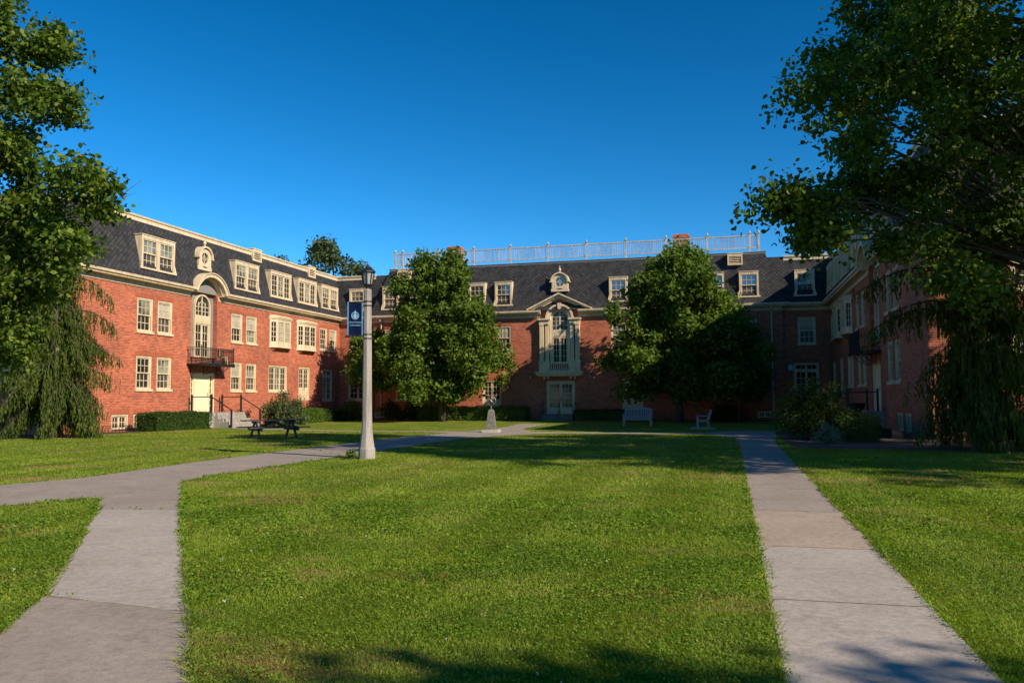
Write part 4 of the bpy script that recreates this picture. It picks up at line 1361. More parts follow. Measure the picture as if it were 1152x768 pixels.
# --- centre bay
def centre():
    loc = (CX, MY, 0)
    # brick gable above the eaves
    g = MB()
    g.extrude_y([(-2.05, ZW), (2.05, ZW), (2.05, 8.12), (0, 9.10), (-2.05, 8.12)], -0.02, 0.9)
    g.build('gable', 'brick', B, loc)
    rk = MB()
    for s in (-1, 1):
        a, b = Vector((s * 2.45, 0, 8.16)), Vector((0, 0, 9.32))
        d = (b - a).normalized()
        nrm = Vector((-d.z, 0, d.x)) if s < 0 else Vector((d.z, 0, -d.x))
        if nrm.z < 0: nrm = -nrm
        for (o0, o1, y0) in ((-0.30, -0.16, -0.16), (-0.16, -0.05, -0.30), (-0.05, 0.07, -0.48)):
            pl = [a + nrm * o0, b + Vector((0, 0, o0 / nrm.z)), b + Vector((0, 0, o1 / nrm.z)), a + nrm * o1]
            pl = [(p.x, p.z) for p in pl]
            if s > 0: pl = pl[::-1]
            rk.extrude_y(pl, y0, 0.6)
    rk.build('pediment', 'cream', B, loc)
    gr = MB()
    for s in (-1, 1):
        e, tz = 2.5, 9.42
        p = [(s * e, -0.5, 8.24), (s * e, 1.3, 8.24), (0, 1.3, tz), (0, -0.5, tz)]
        gr.poly(p if s < 0 else p[::-1])
    gr.build('gable_roof', 'slate', B, loc)
    # paired pilasters on pedestals
    pl = MB()
    for s in (-1, 1):
        for (x, w, yy) in ((s * 0.94, 0.27, -0.26), (s * 1.34, 0.30, -0.34)):
            pl.box(x - w / 2, x + w / 2, yy, 0.0, 4.42, 6.98)
            pl.box(x - w / 2 - 0.03, x + w / 2 + 0.03, yy - 0.03, 0.0, 4.30, 4.42)
            pl.box(x - w / 2 - 0.03, x + w / 2 + 0.03, yy - 0.03, 0.0, 6.98, 7.08)
        c = s * 1.15
        pl.box(c - 0.37, c + 0.37, -0.37, 0.0, 7.08, 7.28)
        pl.box(c - 0.40, c + 0.40, -0.40, 0.0, 7.28, 7.38)
        pl.box(c - 0.47, c + 0.47, -0.48, 0.0, 7.38, 7.50)
        pl.box(c - 0.40, c + 0.40, -0.40, 0.0, 3.56, 4.18)
        pl.box(c - 0.44, c + 0.44, -0.44, 0.0, 4.18, 4.30)
    pl.build('pilasters', 'cream', B, loc)
    ar = MB()
    ar.ring_y(0, 7.50, 0.70, 0.92, 0, PI, -0.24, 0.0, 24)
    ar.ring_y(0, 7.50, 0.92, 1.06, 0, PI, -0.32, 0.0, 24)
    ar.extrude_y([(-0.09, 8.16), (0.09, 8.16), (0.14, 8.62), (-0.14, 8.62)], -0.38, -0.02)
    ar.box(-0.76, -0.66, -0.10, 0.0, 3.9, 7.50); ar.box(0.66, 0.76, -0.10, 0.0, 3.9, 7.50)
    ar.build('archivolt', 'cream', B, loc)
    f = MB()
    W, zc = 0.66, 7.46
    f.box(-W, -W + 0.1, -0.07, -0.003, 4.2, zc); f.box(W - 0.1, W, -0.07, -0.003, 4.2, zc)
    f.ring_y(0, zc, W - 0.1, W + 0.05, 0, PI, -0.07, -0.003, 18)
    f.box(-W + 0.1, W - 0.1, -0.075, -0.003, 6.08, 6.66); f.box(-0.42, 0.42, -0.09, -0.075, 6.2, 6.52)
    lights(f, -W + 0.1, 0, 4.2, 6.08, 2, 4, -0.02, 0.08); lights(f, 0, W - 0.1, 4.2, 6.08, 2, 4, -0.02, 0.08)
    ri = W - 0.1
    f.box(-0.05, 0.05, -0.06, -0.02, 6.66, zc + ri)
    for zz in (6.98, 7.3, 7.62):
        f.box(-ri, ri, -0.05, -0.022, zz - 0.014, zz + 0.014)
    for s in (-1, 1): f.box(s * 0.29 - 0.014, s * 0.29 + 0.014, -0.048, -0.023, 6.66, zc + 0.46)
    fo = f.build('arched_window', 'cream', B, loc)
    pg = MB(); pg.box(-ri, ri, -0.019, -0.008, 4.2, 6.08); pg.build('pane', 'pane_dark', fo)
    pg = MB(); pg.box(-ri, ri, -0.018, -0.009, 6.66, zc); pg.disc_y(0, zc, ri, 0, PI, -0.018, 18); pg.build('pane', 'pane_sky', fo)
    b = MB()
    b.box(-1.72, 1.72, -0.62, 0.0, 3.30, 3.44); b.box(-1.80, 1.80, -0.70, 0.0, 3.44, 3.55)
    b.box(-1.62, 1.62, -0.52, 0.0, 3.20, 3.30)
    for s in (-1, 1):
        for x in (0.85, 1.15): b.box(s * x - 0.07, s * x + 0.07, -0.45, 0.0, 3.0, 3.2)
    bo_ = b.build('balconet', 'cream', B, loc)
    r_ = MB()
    r_.box(-0.75, 0.75, -0.36, -0.22, 4.12, 4.24); r_.box(-0.75, 0.75, -0.36, -0.22, 3.56, 3.66)
    for k in range(9):
        x = -0.64 + 0.16 * k
        r_.lathe([(0.03, 3.66), (0.05, 3.72), (0.055, 3.8), (0.03, 3.98), (0.045, 4.08), (0.045, 4.12)], 8, (x, -0.29))
    r_.build('balusters', 'cream', bo_)
    # steps, handrails and wall lamps
    st = MB()
    for k in range(2): st.box(-1.25, 1.25, -1.1 - 0.34 * k, -0.002 if k == 0 else -1.1 + 0.0, 0.0, 0.38 - 0.19 * k)
    so = st.build('steps', 'dark_step', B, loc)
    for x in (-1.2, 1.2, 0.12):
        hr = MB()
        y0 = -0.5 if abs(x) > 1 else -1.0
        hr.box(x - 0.025, x + 0.025, y0 - 0.025, y0 + 0.025, 0.38, 1.35)
        hr.box(x - 0.025, x + 0.025, -1.725, -1.675, 0.0, 1.0)
        hr.beam((x, y0, 1.33), (x, -1.7, 0.98), 0.04, 0.04)
        hr.beam((x, y0, 0.75), (x, -1.7, 0.45), 0.025, 0.025)
        hr.build('handrail', 'black_iron', so)
    for s in (-1, 1):
        w = MB()
        x = s * 2.25
        w.box(x - 0.05, x + 0.05, -0.05, 0.0, 3.05, 3.30)
        w.lathe([(0.02, 3.42), (0.11, 3.34), (0.10, 3.30)][::-1], 8, (x, -0.16))
        lo_ = w.build('wall_lamp', 'black_iron', B, loc)
        gl = MB(); gl.lathe([(0.05, 3.02), (0.085, 3.06), (0.085, 3.30)], 8, (x, -0.16)); gl.build('lamp_glass', 'lantern_glass', lo_)
centre()

# downspouts and little fittings
for s in (-1, 1):
    d = MB()
    x = s * (MX - 0.75) - 0.0
    d.tube([(x, MY - 0.40, 7.96), (x, MY - 0.32, 7.78), (x, MY - 0.07, 7.55), (x, MY - 0.07, 0.45), (x + s * 0.12, MY - 0.16, 0.12)], 0.05, 8)
    d.lathe([(0.09, 7.86), (0.07, 7.70)], 8, (x, MY - 0.3))
    for zz in (1.2, 3.4, 5.6): d.box(x - 0.07, x + 0.07, MY - 0.13, MY - 0.002, zz, zz + 0.05)
    d.build('downspout', 'pipe_cream', B)
sg = MB(); sg.box(15.72, 16.02, -0.03, -0.004, 3.42, 3.80); 
sgo = sg.build('notice_sign', 'sign_blue', B)

# ------------------------------------------------------------------ vegetation
def crown_points(z0, z1, prof, n, g, lobes, fill=0.55):
    """cluster centres inside an uneven crown; prof(t) = radius at relative height t"""
    out = []
    while len(out) < n:
        t = g.random()
        r = prof(t)
        if g.random() > (r / lobes[0]) ** 1.2 + 0.05: continue
        a = g.uniform(0, 2 * PI)
        rr = r * (1 + lobes[1] * math.sin(3 * a + lobes[2] + 5 * t) + lobes[1] * 0.8 * math.sin(5 * a + lobes[3] - 7 * t))
        q = rr * (fill + (1 - fill) * g.random() ** 0.6) if g.random() < 0.8 else rr * g.random() ** 0.5 * 0.7
        out.append((q * math.cos(a), q * math.sin(a), z0 + (z1 - z0) * t))
    return np.array(out)

def tree(name, label, x, y, z0, z1, rmax, prof, ncl, nleaf, lsize, leaf, seed, trunk_r=0.28, cl_r=(0.5, 0.95), limbs=16, extra=None, group=None, lean=(0, 0), aspect=0.7, multi=1, cat='tree', squash=0.72, lobe=0.16, bare=0, keep=None, shape=4):
    g = np.random.default_rng(seed)
    root = thing(name, label, cat, (x, y, 0), 0, group)
    C = crown_points(z0, z1, prof, ncl, g, (rmax, lobe, g.uniform(0, 6), g.uniform(0, 6)))
    if extra is not None and len(extra):
        C = np.concatenate([C, np.array([(p[0] - x, p[1] - y, p[2]) for p in extra])])
    if keep: C = np.array([c for c in C if keep(c[0] + x, c[1] + y, c[2])])
    # trunk and limbs
    mb = MB()
    H = z0 + (z1 - z0) * 0.86
    axis = [Vector((lean[0] * t + 0.12 * math.sin(3 * t * 2), lean[1] * t + 0.1 * math.sin(4 * t + 1), H * t)) for t in np.linspace(0, 1, 12)]
    tr = [max(0.02, trunk_r * (1 - 0.9 * k / 11)) for k in range(12)]
    tr[0] *= 1.45
    if multi == 1: mb.tube(axis, tr, 10)
    else:
        for q in range(multi):
            a = 2 * PI * q / multi + 0.6
            pts = [Vector((0.12 * math.cos(a) + 1.3 * t ** 1.3 * math.cos(a), 0.12 * math.sin(a) + 1.3 * t ** 1.3 * math.sin(a), H * t)) for t in np.linspace(0, 1, 10)]
            mb.tube(pts, [max(0.02, trunk_r * 0.62 * (1 - 0.9 * k / 9)) for k in range(10)], 8)
    def ax(zz):
        t = min(1, max(0, zz / H)) * 11
        k = min(10, int(t))
        return axis[k].lerp(axis[k + 1], t - k)
    order = g.permutation(len(C))
    for q, k in enumerate(order[:limbs + len(C) // 2]):
        c = Vector(C[k])
        d = math.hypot(c.x, c.y)
        s = ax(max(z0 * 0.7, c.z - d * g.uniform(0.45, 0.9)))
        big = q < limbs
        r0 = trunk_r * (0.34 if big else 0.13) * (1 - 0.5 * s.z / H)
        mid = s.lerp(c, 0.5) + Vector((g.normal() * 0.15 * d * 0.3, g.normal() * 0.15 * d * 0.3, 0.08 * d))
        pts = [s, s.lerp(mid, 0.55) + Vector((0, 0, 0.03 * d)), mid, mid.lerp(c, 0.55) + Vector((0, 0, 0.03 * d)), c]
        mb.tube(pts, [r0, r0 * 0.8, r0 * 0.6, r0 * 0.4, 0.012], 6)
        if bare and g.random() < bare:
            for z_ in range(4):
                e = c + (c - s).normalized() * float(g.uniform(0.3, 0.8)) + Vector([float(v) for v in g.normal(size=3)]) * 0.25
                mb.tube([c, c.lerp(e, 0.6) + Vector((0, 0, 0.06)), e], [0.012, 0.008, 0.004], 4)
    mb.build('trunk', 'bark', root, smooth=True)
    # leaves
    R_ = g.uniform(cl_r[0], cl_r[1], len(C))
    cnt = np.maximum(8, (nleaf * (R_ ** 2) / (R_ ** 2).sum()).astype(int))
    idx = np.repeat(np.arange(len(C)), cnt)
    n = len(idx)
    d = unit(g.normal(size=(n, 3)))
    rad = R_[idx] * (0.35 + 0.75 * g.random(n) ** 0.7)
    off = d * rad[:, None]
    off[:, 2] = off[:, 2] * squash - 0.12 * (off[:, 0] ** 2 + off[:, 1] ** 2)
    # each clump breaks into a few sprays so that its outline is uneven
    ph = g.uniform(0, 6.28, (len(C), 3))
    k = 1 + 0.28 * np.sin(4 * np.arctan2(d[:, 1], d[:, 0]) + ph[idx, 0]) + 0.22 * np.sin(5 * d[:, 2] + ph[idx, 1])
    pos = C[idx] + off * k[:, None]
    pos += g.normal(scale=0.05, size=pos.shape)
    size = lsize * g.uniform(0.65, 1.25, n)
    fn = leaf_hex if shape == 6 else leaf_quads
    me = np_mesh('crown', fn(pos, size, aspect, d, 0.5, 0.7, g), shape, leaf)
    link('crown', me, root)
    return root

P_oval = lambda r: (lambda t: r * math.sqrt(max(0.0, 1 - (2 * t - 0.9) ** 2 / 1.25)))
P_cone = lambda r: (lambda t: r * (1 - 0.72 * t) * min(1, 0.45 + 3.5 * t))

def seen(x, y, z):
    v = Vector((x, y, z)) - CAM
    d = v.dot(FW)
    return (576 + FPX * v.dot(RT) / d, 390.857 - FPX * v.dot(UP) / d) if d > 1 else (-999, -999)
def clear_right(x, y, z):
    # the crown's lower left side is lifted clear of the wing, one bough reaches out to the left
    u, v = seen(x, y, z)
    h = (math.sin(x * 12.9 + y * 78.2 + z * 37.7) * 43758.5) % 1.0
    if u < 900: return 216 < v < 262 and u > 868
    if u < 950: return (v < 142 and h < 0.8) or 220 < v < 275
    if u < 1000: return v < 232 and h < 0.75
    if u < 1050: return v < 292 and h < 0.85
    return v < (372 if u < 1100 else 352) and h < 0.85
def clear_left(x, y, z):
    u, v = seen(x, y, z)
    if u > -40 and (math.sin(x * 12.9 + y * 78.2 + z * 37.7) * 43758.5) % 1.0 > 0.78: return False
    if v < 30: return u < 4
    if v < 140: return u < 96
    if v < 185: return u < 48
    if v < 240: return u < 128
    if v < 300: return u < 84
    if v < 335: return u < 62
    return u < 24
# the two courtyard magnolias with their smaller companions
def P_mag(r):
    def f(t):
        if t < 0.2: return r * (0.80 + 0.20 * t / 0.2)
        return r * (1 - 0.72 * ((t - 0.2) / 0.8) ** 1.8)
    return f
tree('broadleaf_tree', 'round glossy tree with short trunk behind the sundial and left hedge', -7.9, -5.4, 1.9, 11.5, 4.3, P_mag(3.75), 150, 52000, 0.27, 'leaf_magnolia', 11, 0.24, (0.40, 1.10), 18, group='courtyard trees before the rear facade', multi=3, squash=0.9, lobe=0.28)
tree('broadleaf_tree', 'broad glossy tree half in shadow behind the wooden bench', 8.5, -6.2, 2.0, 11.2, 4.6, P_mag(4.3), 150, 56000, 0.27, 'leaf_magnolia', 12, 0.26, (0.40, 1.15), 18, group='courtyard trees before the rear facade', multi=1, squash=0.9, lobe=0.28)
tree('small_tree', 'small leafy tree beside the round tree, just right of the lamp post', -13.6, -4.6, 2.2, 6.6, 1.8, P_oval(1.8), 46, 8000, 0.26, 'leaf_magnolia', 13, 0.11, (0.4, 0.75), 8)
tree('small_tree', 'low dark leafy tree in shade at the right of the broad tree', 12.3, -4.4, 1.6, 6.6, 2.1, P_oval(2.1), 54, 9000, 0.26, 'leaf_magnolia', 14, 0.12, (0.4, 0.8), 8)
# big trees framing the view
ex = []
gg = np.random.default_rng(5)
for (x0, y0, x1, y1, n, Y) in ((970, 250, 858, 212, 14, 17.2), (940, 262, 872, 270, 10, 17.4), (900, 232, 880, 225, 4, 17.3), (985, 110, 880, 100, 9, 17.8), (990, 60, 905, 62, 7, 18.5), (970, 150, 890, 152, 7, 18.0), (1060, 200, 960, 200, 7, 17.5), (1140, 250, 1000, 270, 10, 17.0), (1150, 150, 1040, 120, 8, 17.5), (1140, 60, 1060, 40, 7, 18), (1010, 290, 950, 300, 5, 17.0), (1120, 330, 1060, 300, 8, 16.5), (1150, 420, 1120, 380, 4, 17.0), (1000, 20, 900, 10, 5, 19)):
    for t in np.linspace(0, 1, n):
        p = px(x0 + (x1 - x0) * t + gg.normal() * 7, y0 + (y1 - y0) * t + gg.normal() * 7, Y + gg.normal() * 0.5)
        ex.append((p.x, p.y, p.z))
tree('deciduous_tree', 'huge dark shady tree overhanging the right wing from the right edge', 19.4, -40.6, 4.6, 19.0, 7.0, P_cone(7.0), 560, 140000, 0.115, 'leaf_deep', 21, 0.42, (0.28, 0.78), 30, extra=ex, group='tall trees around the courtyard', aspect=0.85, bare=0.35, keep=clear_right, shape=6)
ex = []
for (x0, y0, x1, y1, n, Y) in ((20, 60, 70, 45, 6, 21), (30, 115, 100, 118, 7, 20.5), (50, 200, 128, 208, 9, 20), (30, 240, 130, 225, 8, 20), (20, 290, 95, 262, 8, 20), (0, 330, 80, 305, 8, 20), (0, 365, 30, 360, 5, 20), (0, 395, 28, 385, 5, 20), (70, 170, 110, 175, 4, 20.5)):
    for t in np.linspace(0, 1, n):
        p = px(x0 + (x1 - x0) * t + gg.normal() * 6, y0 + (y1 - y0) * t + gg.normal() * 6, Y + gg.normal() * 0.6)
        ex.append((p.x, p.y, p.z))
tree('deciduous_tree', 'tall sunlit bright green tree at the left edge before the left wing', -7.9, -44.8, 3.2, 16.0, 5.0, P_cone(5.0), 360, 110000, 0.125, 'leaf_bright', 22, 0.36, (0.35, 0.72), 24, extra=ex, group='tall trees around the courtyard', aspect=0.85, keep=clear_left, bare=0.15, shape=6)
tree('deciduous_tree', 'tall shade tree standing right of the frame beside the huge tree', 33.0, -47.3, 3.2, 14.0, 4.5, P_oval(4.5), 140, 20000, 0.28, 'leaf_deep', 23, 0.36, (0.7, 1.2), 14, group='tall trees around the courtyard')
tree('deciduous_tree', 'spreading tree beyond the right wing end, outside the frame', 30.5, -39.0, 2.6, 17.0, 4.7, P_oval(4.7), 150, 22000, 0.28, 'leaf_deep', 25, 0.36, (0.7, 1.2), 14, group='tall trees around the courtyard')
tree('deciduous_tree', 'leafy tree standing behind the camera at the right', 24.2, -63.2, 4.6, 9.3, 2.4, P_oval(2.4), 75, 13000, 0.22, 'leaf_deep', 24, 0.3, (0.6, 1.0), 12, group='tall trees around the courtyard')
# trees far behind the left wing
tree('deciduous_tree', 'distant rounded tree rising behind the left roof corner', -38.5, 38.5, 5, 22.3, 5.6, P_oval(5.5), 130, 17000, 0.5, 'leaf_far', 31, 0.5, (0.8, 1.9), 10, group='trees beyond the roofs')
tree('deciduous_tree', 'shorter distant tree left of the rounded tree behind the roof', -43.8, 36.0, 4, 20.3, 4.6, P_oval(3.6), 80, 9000, 0.55, 'leaf_far', 32, 0.4, (0.8, 1.5), 8, group='trees beyond the roofs')

# weeping conifers
def weeping(label, x, y, H, rbase, seed, arms, nbr=120, sl=(0.7, 1.5), dens=1.0):
    nbr = int(nbr * 1.25)
    g = np.random.default_rng(seed)
    root = thing('weeping_conifer', label, 'tree', (x, y, 0), 0, 'weeping conifers at the wing ends')
    mb = MB()
    mb.tube([(0.1 * math.sin(3 * t), 0.08 * math.cos(4 * t) - 0.08, H * t) for t in np.linspace(0, 1, 12)], [0.30 * (1 - t) ** 0.8 + 0.02 for t in np.linspace(0, 1, 12)], 9)
    pos, axs = [], []
    branches = []
    for k in range(nbr):
        t = g.random() ** 1.15
        z = 0.35 + (H - 0.6) * t
        L = rbase * (1 - 0.80 * t) * (0.68 + 0.36 * ((math.sin(z * 5.2) + 1) / 2)) * g.uniform(0.8, 1.15)
        a = g.uniform(0, 2 * PI)
        branches.append((Vector((0, 0, z + 0.30 * L)), a, L, -0.62 * L * g.uniform(0.6, 1.2)))
    for (a, z, L, dz) in arms: branches.append((Vector((0, 0, z)), a, L, dz))
    for (s, a, L, dz) in branches:
        n = max(5, int(L * 4))
        pts = []
        for i in range(n + 1):
            t = i / n
            lift = dz * (t ** 1.7) + 0.16 * L * math.sin(PI * t)
            pts.append(Vector((math.cos(a) * L * t, math.sin(a) * L * t, max(0.15, s.z + lift))))
        mb.tube(pts, [0.035 * (1 - 0.85 * i / n) * (0.6 + 0.3 * L) for i in range(n + 1)], 5)
        # hanging strands
        ns = int(L * 34 * dens) + 4
        for q in range(ns):
            t = g.uniform(0.03, 1.0)
            f_ = t * n; i = min(n - 1, int(f_))
            p = pts[i].lerp(pts[i + 1], f_ - i)
            p = p + Vector((g.normal() * 0.09, g.normal() * 0.09, 0))
            ln = g.uniform(*sl) * (0.45 + 0.55 * min(1, 1.6 * (1 - t) + 0.35))
            ln = min(ln, max(0.2, p.z - 0.03))
            m_ = max(4, int(ln / 0.075))
            sw = g.normal(size=2) * 0.06
            tt = np.linspace(0, 1, m_)
            w = 0.018 + 0.020 * np.sin(PI * np.minimum(1, tt * 0.9 + 0.1))
            pp = np.stack([p.x + sw[0] * tt + g.normal(size=m_) * w * 0.6, p.y + sw[1] * tt + g.normal(size=m_) * w * 0.6, p.z - ln * tt], 1)
            pos.append(pp)
            aa = np.stack([g.normal(size=m_) * 0.22, g.normal(size=m_) * 0.22, -np.ones(m_)], 1)
            axs.append(aa)
    mb.build('trunk', 'bark', root, smooth=True)
    c = np.concatenate(pos); ax_ = unit(np.concatenate(axs))
    N = len(c)
    sd = unit(np.cross(ax_, g.normal(size=(N, 3))))
    L = g.uniform(0.14, 0.24, N)[:, None]; W = g.uniform(0.016, 0.032, N)[:, None]
    out = np.empty((N, 4, 3))
    out[:, 0] = c - ax_ * L * 0.4; out[:, 1] = c + sd * W; out[:, 2] = c + ax_ * L * 0.6; out[:, 3] = c - sd * W
    link('foliage', np_mesh('foliage', out.reshape(-1, 3), 4, 'leaf_conifer'), root)
# arm angles are plan directions; the left tree's free arms reach over the sunlit wall
weeping('weeping conifer with drooping curtains at the sunlit left wing corner', -16.4, -31.2, 9.6, 2.7, 41,
        [(0.25, 6.7, 2.5, -0.9), (0.4, 5.2, 2.6, -0.6), (0.3, 3.7, 2.8, -0.5), (0.2, 2.6, 2.7, -0.2), (0.35, 8.0, 2.0, 0.1)], 165, (0.28, 0.85))
weeping('shaded weeping conifer with long drooping arms before the right wing end', 18.6, -34.2, 8.6, 2.05, 42,
        [(PI - 0.1, 4.85, 3.3, -0.25), (PI + 0.1, 3.9, 2.6, -0.1), (PI + 0.2, 3.6, 3.3, -0.35), (PI + 0.1, 2.3, 2.0, -0.6)], 165, (0.25, 0.85))

# hedges and shrubs
def hedge(label, x0, x1, y0, y1, h, n, seed, leaf='leaf_hedge', ls=0.07):
    g = np.random.default_rng(seed)
    cx, cy = (x0 + x1) / 2, (y0 + y1) / 2
    root = thing('hedge', label, 'hedge', (cx, cy, 0), 0, 'clipped hedges along the walls')
    a, b = (x1 - x0) / 2, (y1 - y0) / 2
    mb = MB(); mb.box(-a + 0.10, a - 0.10, -b + 0.10, b - 0.10, 0.0, h - 0.10)
    mb.build('stems', leaf, root)
    ar = np.array([2 * a * 2 * b, 2 * a * h * 2, 2 * b * h * 2])
    pick = g.choice(3, n, p=ar / ar.sum())
    u, v = g.uniform(-1, 1, n), g.uniform(-1, 1, n)
    s = np.where(g.random(n) < 0.5, -1, 1)
    X = np.where(pick == 0, u * a, np.where(pick == 1, u * a, s * a))
    Y = np.where(pick == 0, v * b, np.where(pick == 1, s * b, v * b))
    Z = np.where(pick == 0, h, (v if False else g.uniform(0.02, 1, n)) * h)
    bumpy = 0.05 * np.sin(X * 3.1 + 1) * np.sin(Y * 2.7) + 0.035 * np.sin(X * 7.3 + Z * 5)
    pos = np.stack([X, Y, Z], 1)
    outw = np.stack([np.where(pick == 2, s, 0), np.where(pick == 1, s, 0), np.where(pick == 0, 1, 0.2)], 1).astype(float)
    pos += outw * (bumpy - np.abs(g.normal(scale=0.06, size=n)))[:, None] + g.normal(scale=0.035, size=(n, 3))
    pos[:, 2] = np.maximum(pos[:, 2], 0.02)
    link('foliage', np_mesh('foliage', leaf_quads(pos, ls * g.uniform(0.7, 1.4, n), 0.6, outw, 0.1, 0.3, g), 4, leaf), root)

hedge('clipped dark hedge under the sunlit windows left of the left steps', -17.6, -16.3, -24.6, -20.0, 0.92, 11000, 51)
hedge('clipped sunlit hedge behind the picnic table', -17.5, -15.9, -11.6, -7.6, 0.95, 9000, 52, 'leaf_laurel', 0.09)
hedge('low clipped hedge shaded in the left wing corner', -17.5, -16.2, -7.2, -3.0, 0.85, 6500, 53)
hedge('long clipped hedge in front of the rear wall behind the sundial', -10.6, -2.35, -3.5, -2.2, 0.98, 17000, 54, 'leaf_laurel', 0.10)
hedge('clipped hedge in shade right of the centre steps', 1.05, 6.0, -3.2, -2.0, 0.75, 8000, 55)
hedge('dark clipped hedge below the stoop of the right wing', 15.1, 16.5, -30.6, -22.5, 0.80, 12000, 56)

def shrub(label, x, y, r, h, n, ls, leaf, seed, cat='shrub', name='shrub', squash=1.0, spiky=0.15):
    g = np.random.default_rng(seed)
    root = thing(name, label, cat, (x, y, 0))
    mb = MB()
    for k in range(7):
        a = 2 * PI * k / 7 + g.uniform(-0.3, 0.3)
        e = Vector((math.cos(a) * r * 0.6, math.sin(a) * r * 0.6, h * g.uniform(0.5, 0.8)))
        mb.tube([(0.05 * math.cos(a), 0.05 * math.sin(a), 0), e * 0.5 + Vector((0, 0, 0.1 * h)), e], [0.03, 0.022, 0.008], 5)
    mb.build('stems', 'bark', root)
    nc = 46
    d = unit(g.normal(size=(nc, 3))); d[:, 2] = np.abs(d[:, 2]) * 1.0
    c = d * g.uniform(0.45, 0.9, (nc, 1)) * (1 + spiky * g.normal(size=(nc, 1)))
    c = c * np.array([r, r, h * 0.80]) + np.array([0, 0, h * 0.14])
    cr = r * 0.34
    idx = g.integers(0, nc, n)
    dd = unit(g.normal(size=(n, 3)))
    pos = c[idx] + dd * (cr * g.random(n) ** 0.5)[:, None]
    pos[:, 2] = np.maximum(pos[:, 2], 0.04)
    link('foliage', np_mesh('foliage', leaf_quads(pos, ls * g.uniform(0.6, 1.3, n), 0.5, dd, 0.2, 0.5, g), 4, leaf), root)

shrub('round loose shrub with pale leaves beside the left stone steps', -15.3, -13.8, 1.45, 2.1, 7500, 0.16, 'leaf_rhododendron', 61, spiky=0.06)
shrub('small purple leaved shrub against the left wall by the panel door', -17.6, -6.7, 0.95, 1.75, 2200, 0.12, 'leaf_purple', 62, spiky=0.4)
shrub('leafy green shrub in the left inner corner behind the lamp post', -16.2, -2.4, 1.0, 1.75, 3000, 0.16, 'leaf_laurel', 63)
shrub('dark rounded shrub before the rear wall, first right of the lamp post', -12.9, -2.6, 0.95, 1.65, 3000, 0.13, 'leaf_hedge', 64)
shrub('dark rounded shrub before the rear wall, nearest the long hedge', -11.4, -2.5, 0.90, 1.55, 2800, 0.13, 'leaf_hedge', 65)
shrub('big dark evergreen shrub at the end of the right walk', 14.75, -28.3, 1.35, 2.25, 9000, 0.12, 'leaf_conifer', 66, spiky=0.25)
shrub('small silvery shrub at the foot of the big dark shrub', 14.75, -31.4, 0.50, 0.72, 1800, 0.07, 'leaf_silver', 67)
shrub('low dark shrub at the rear wall behind the wooden chair', 11.4, -2.8, 1.3, 1.1, 3000, 0.13, 'leaf_hedge', 68)
shrub('small dark purple shrub beside the left steps handrail', -17.6, -15.0, 0.55, 1.2, 1000, 0.12, 'leaf_purple', 69, spiky=0.4)

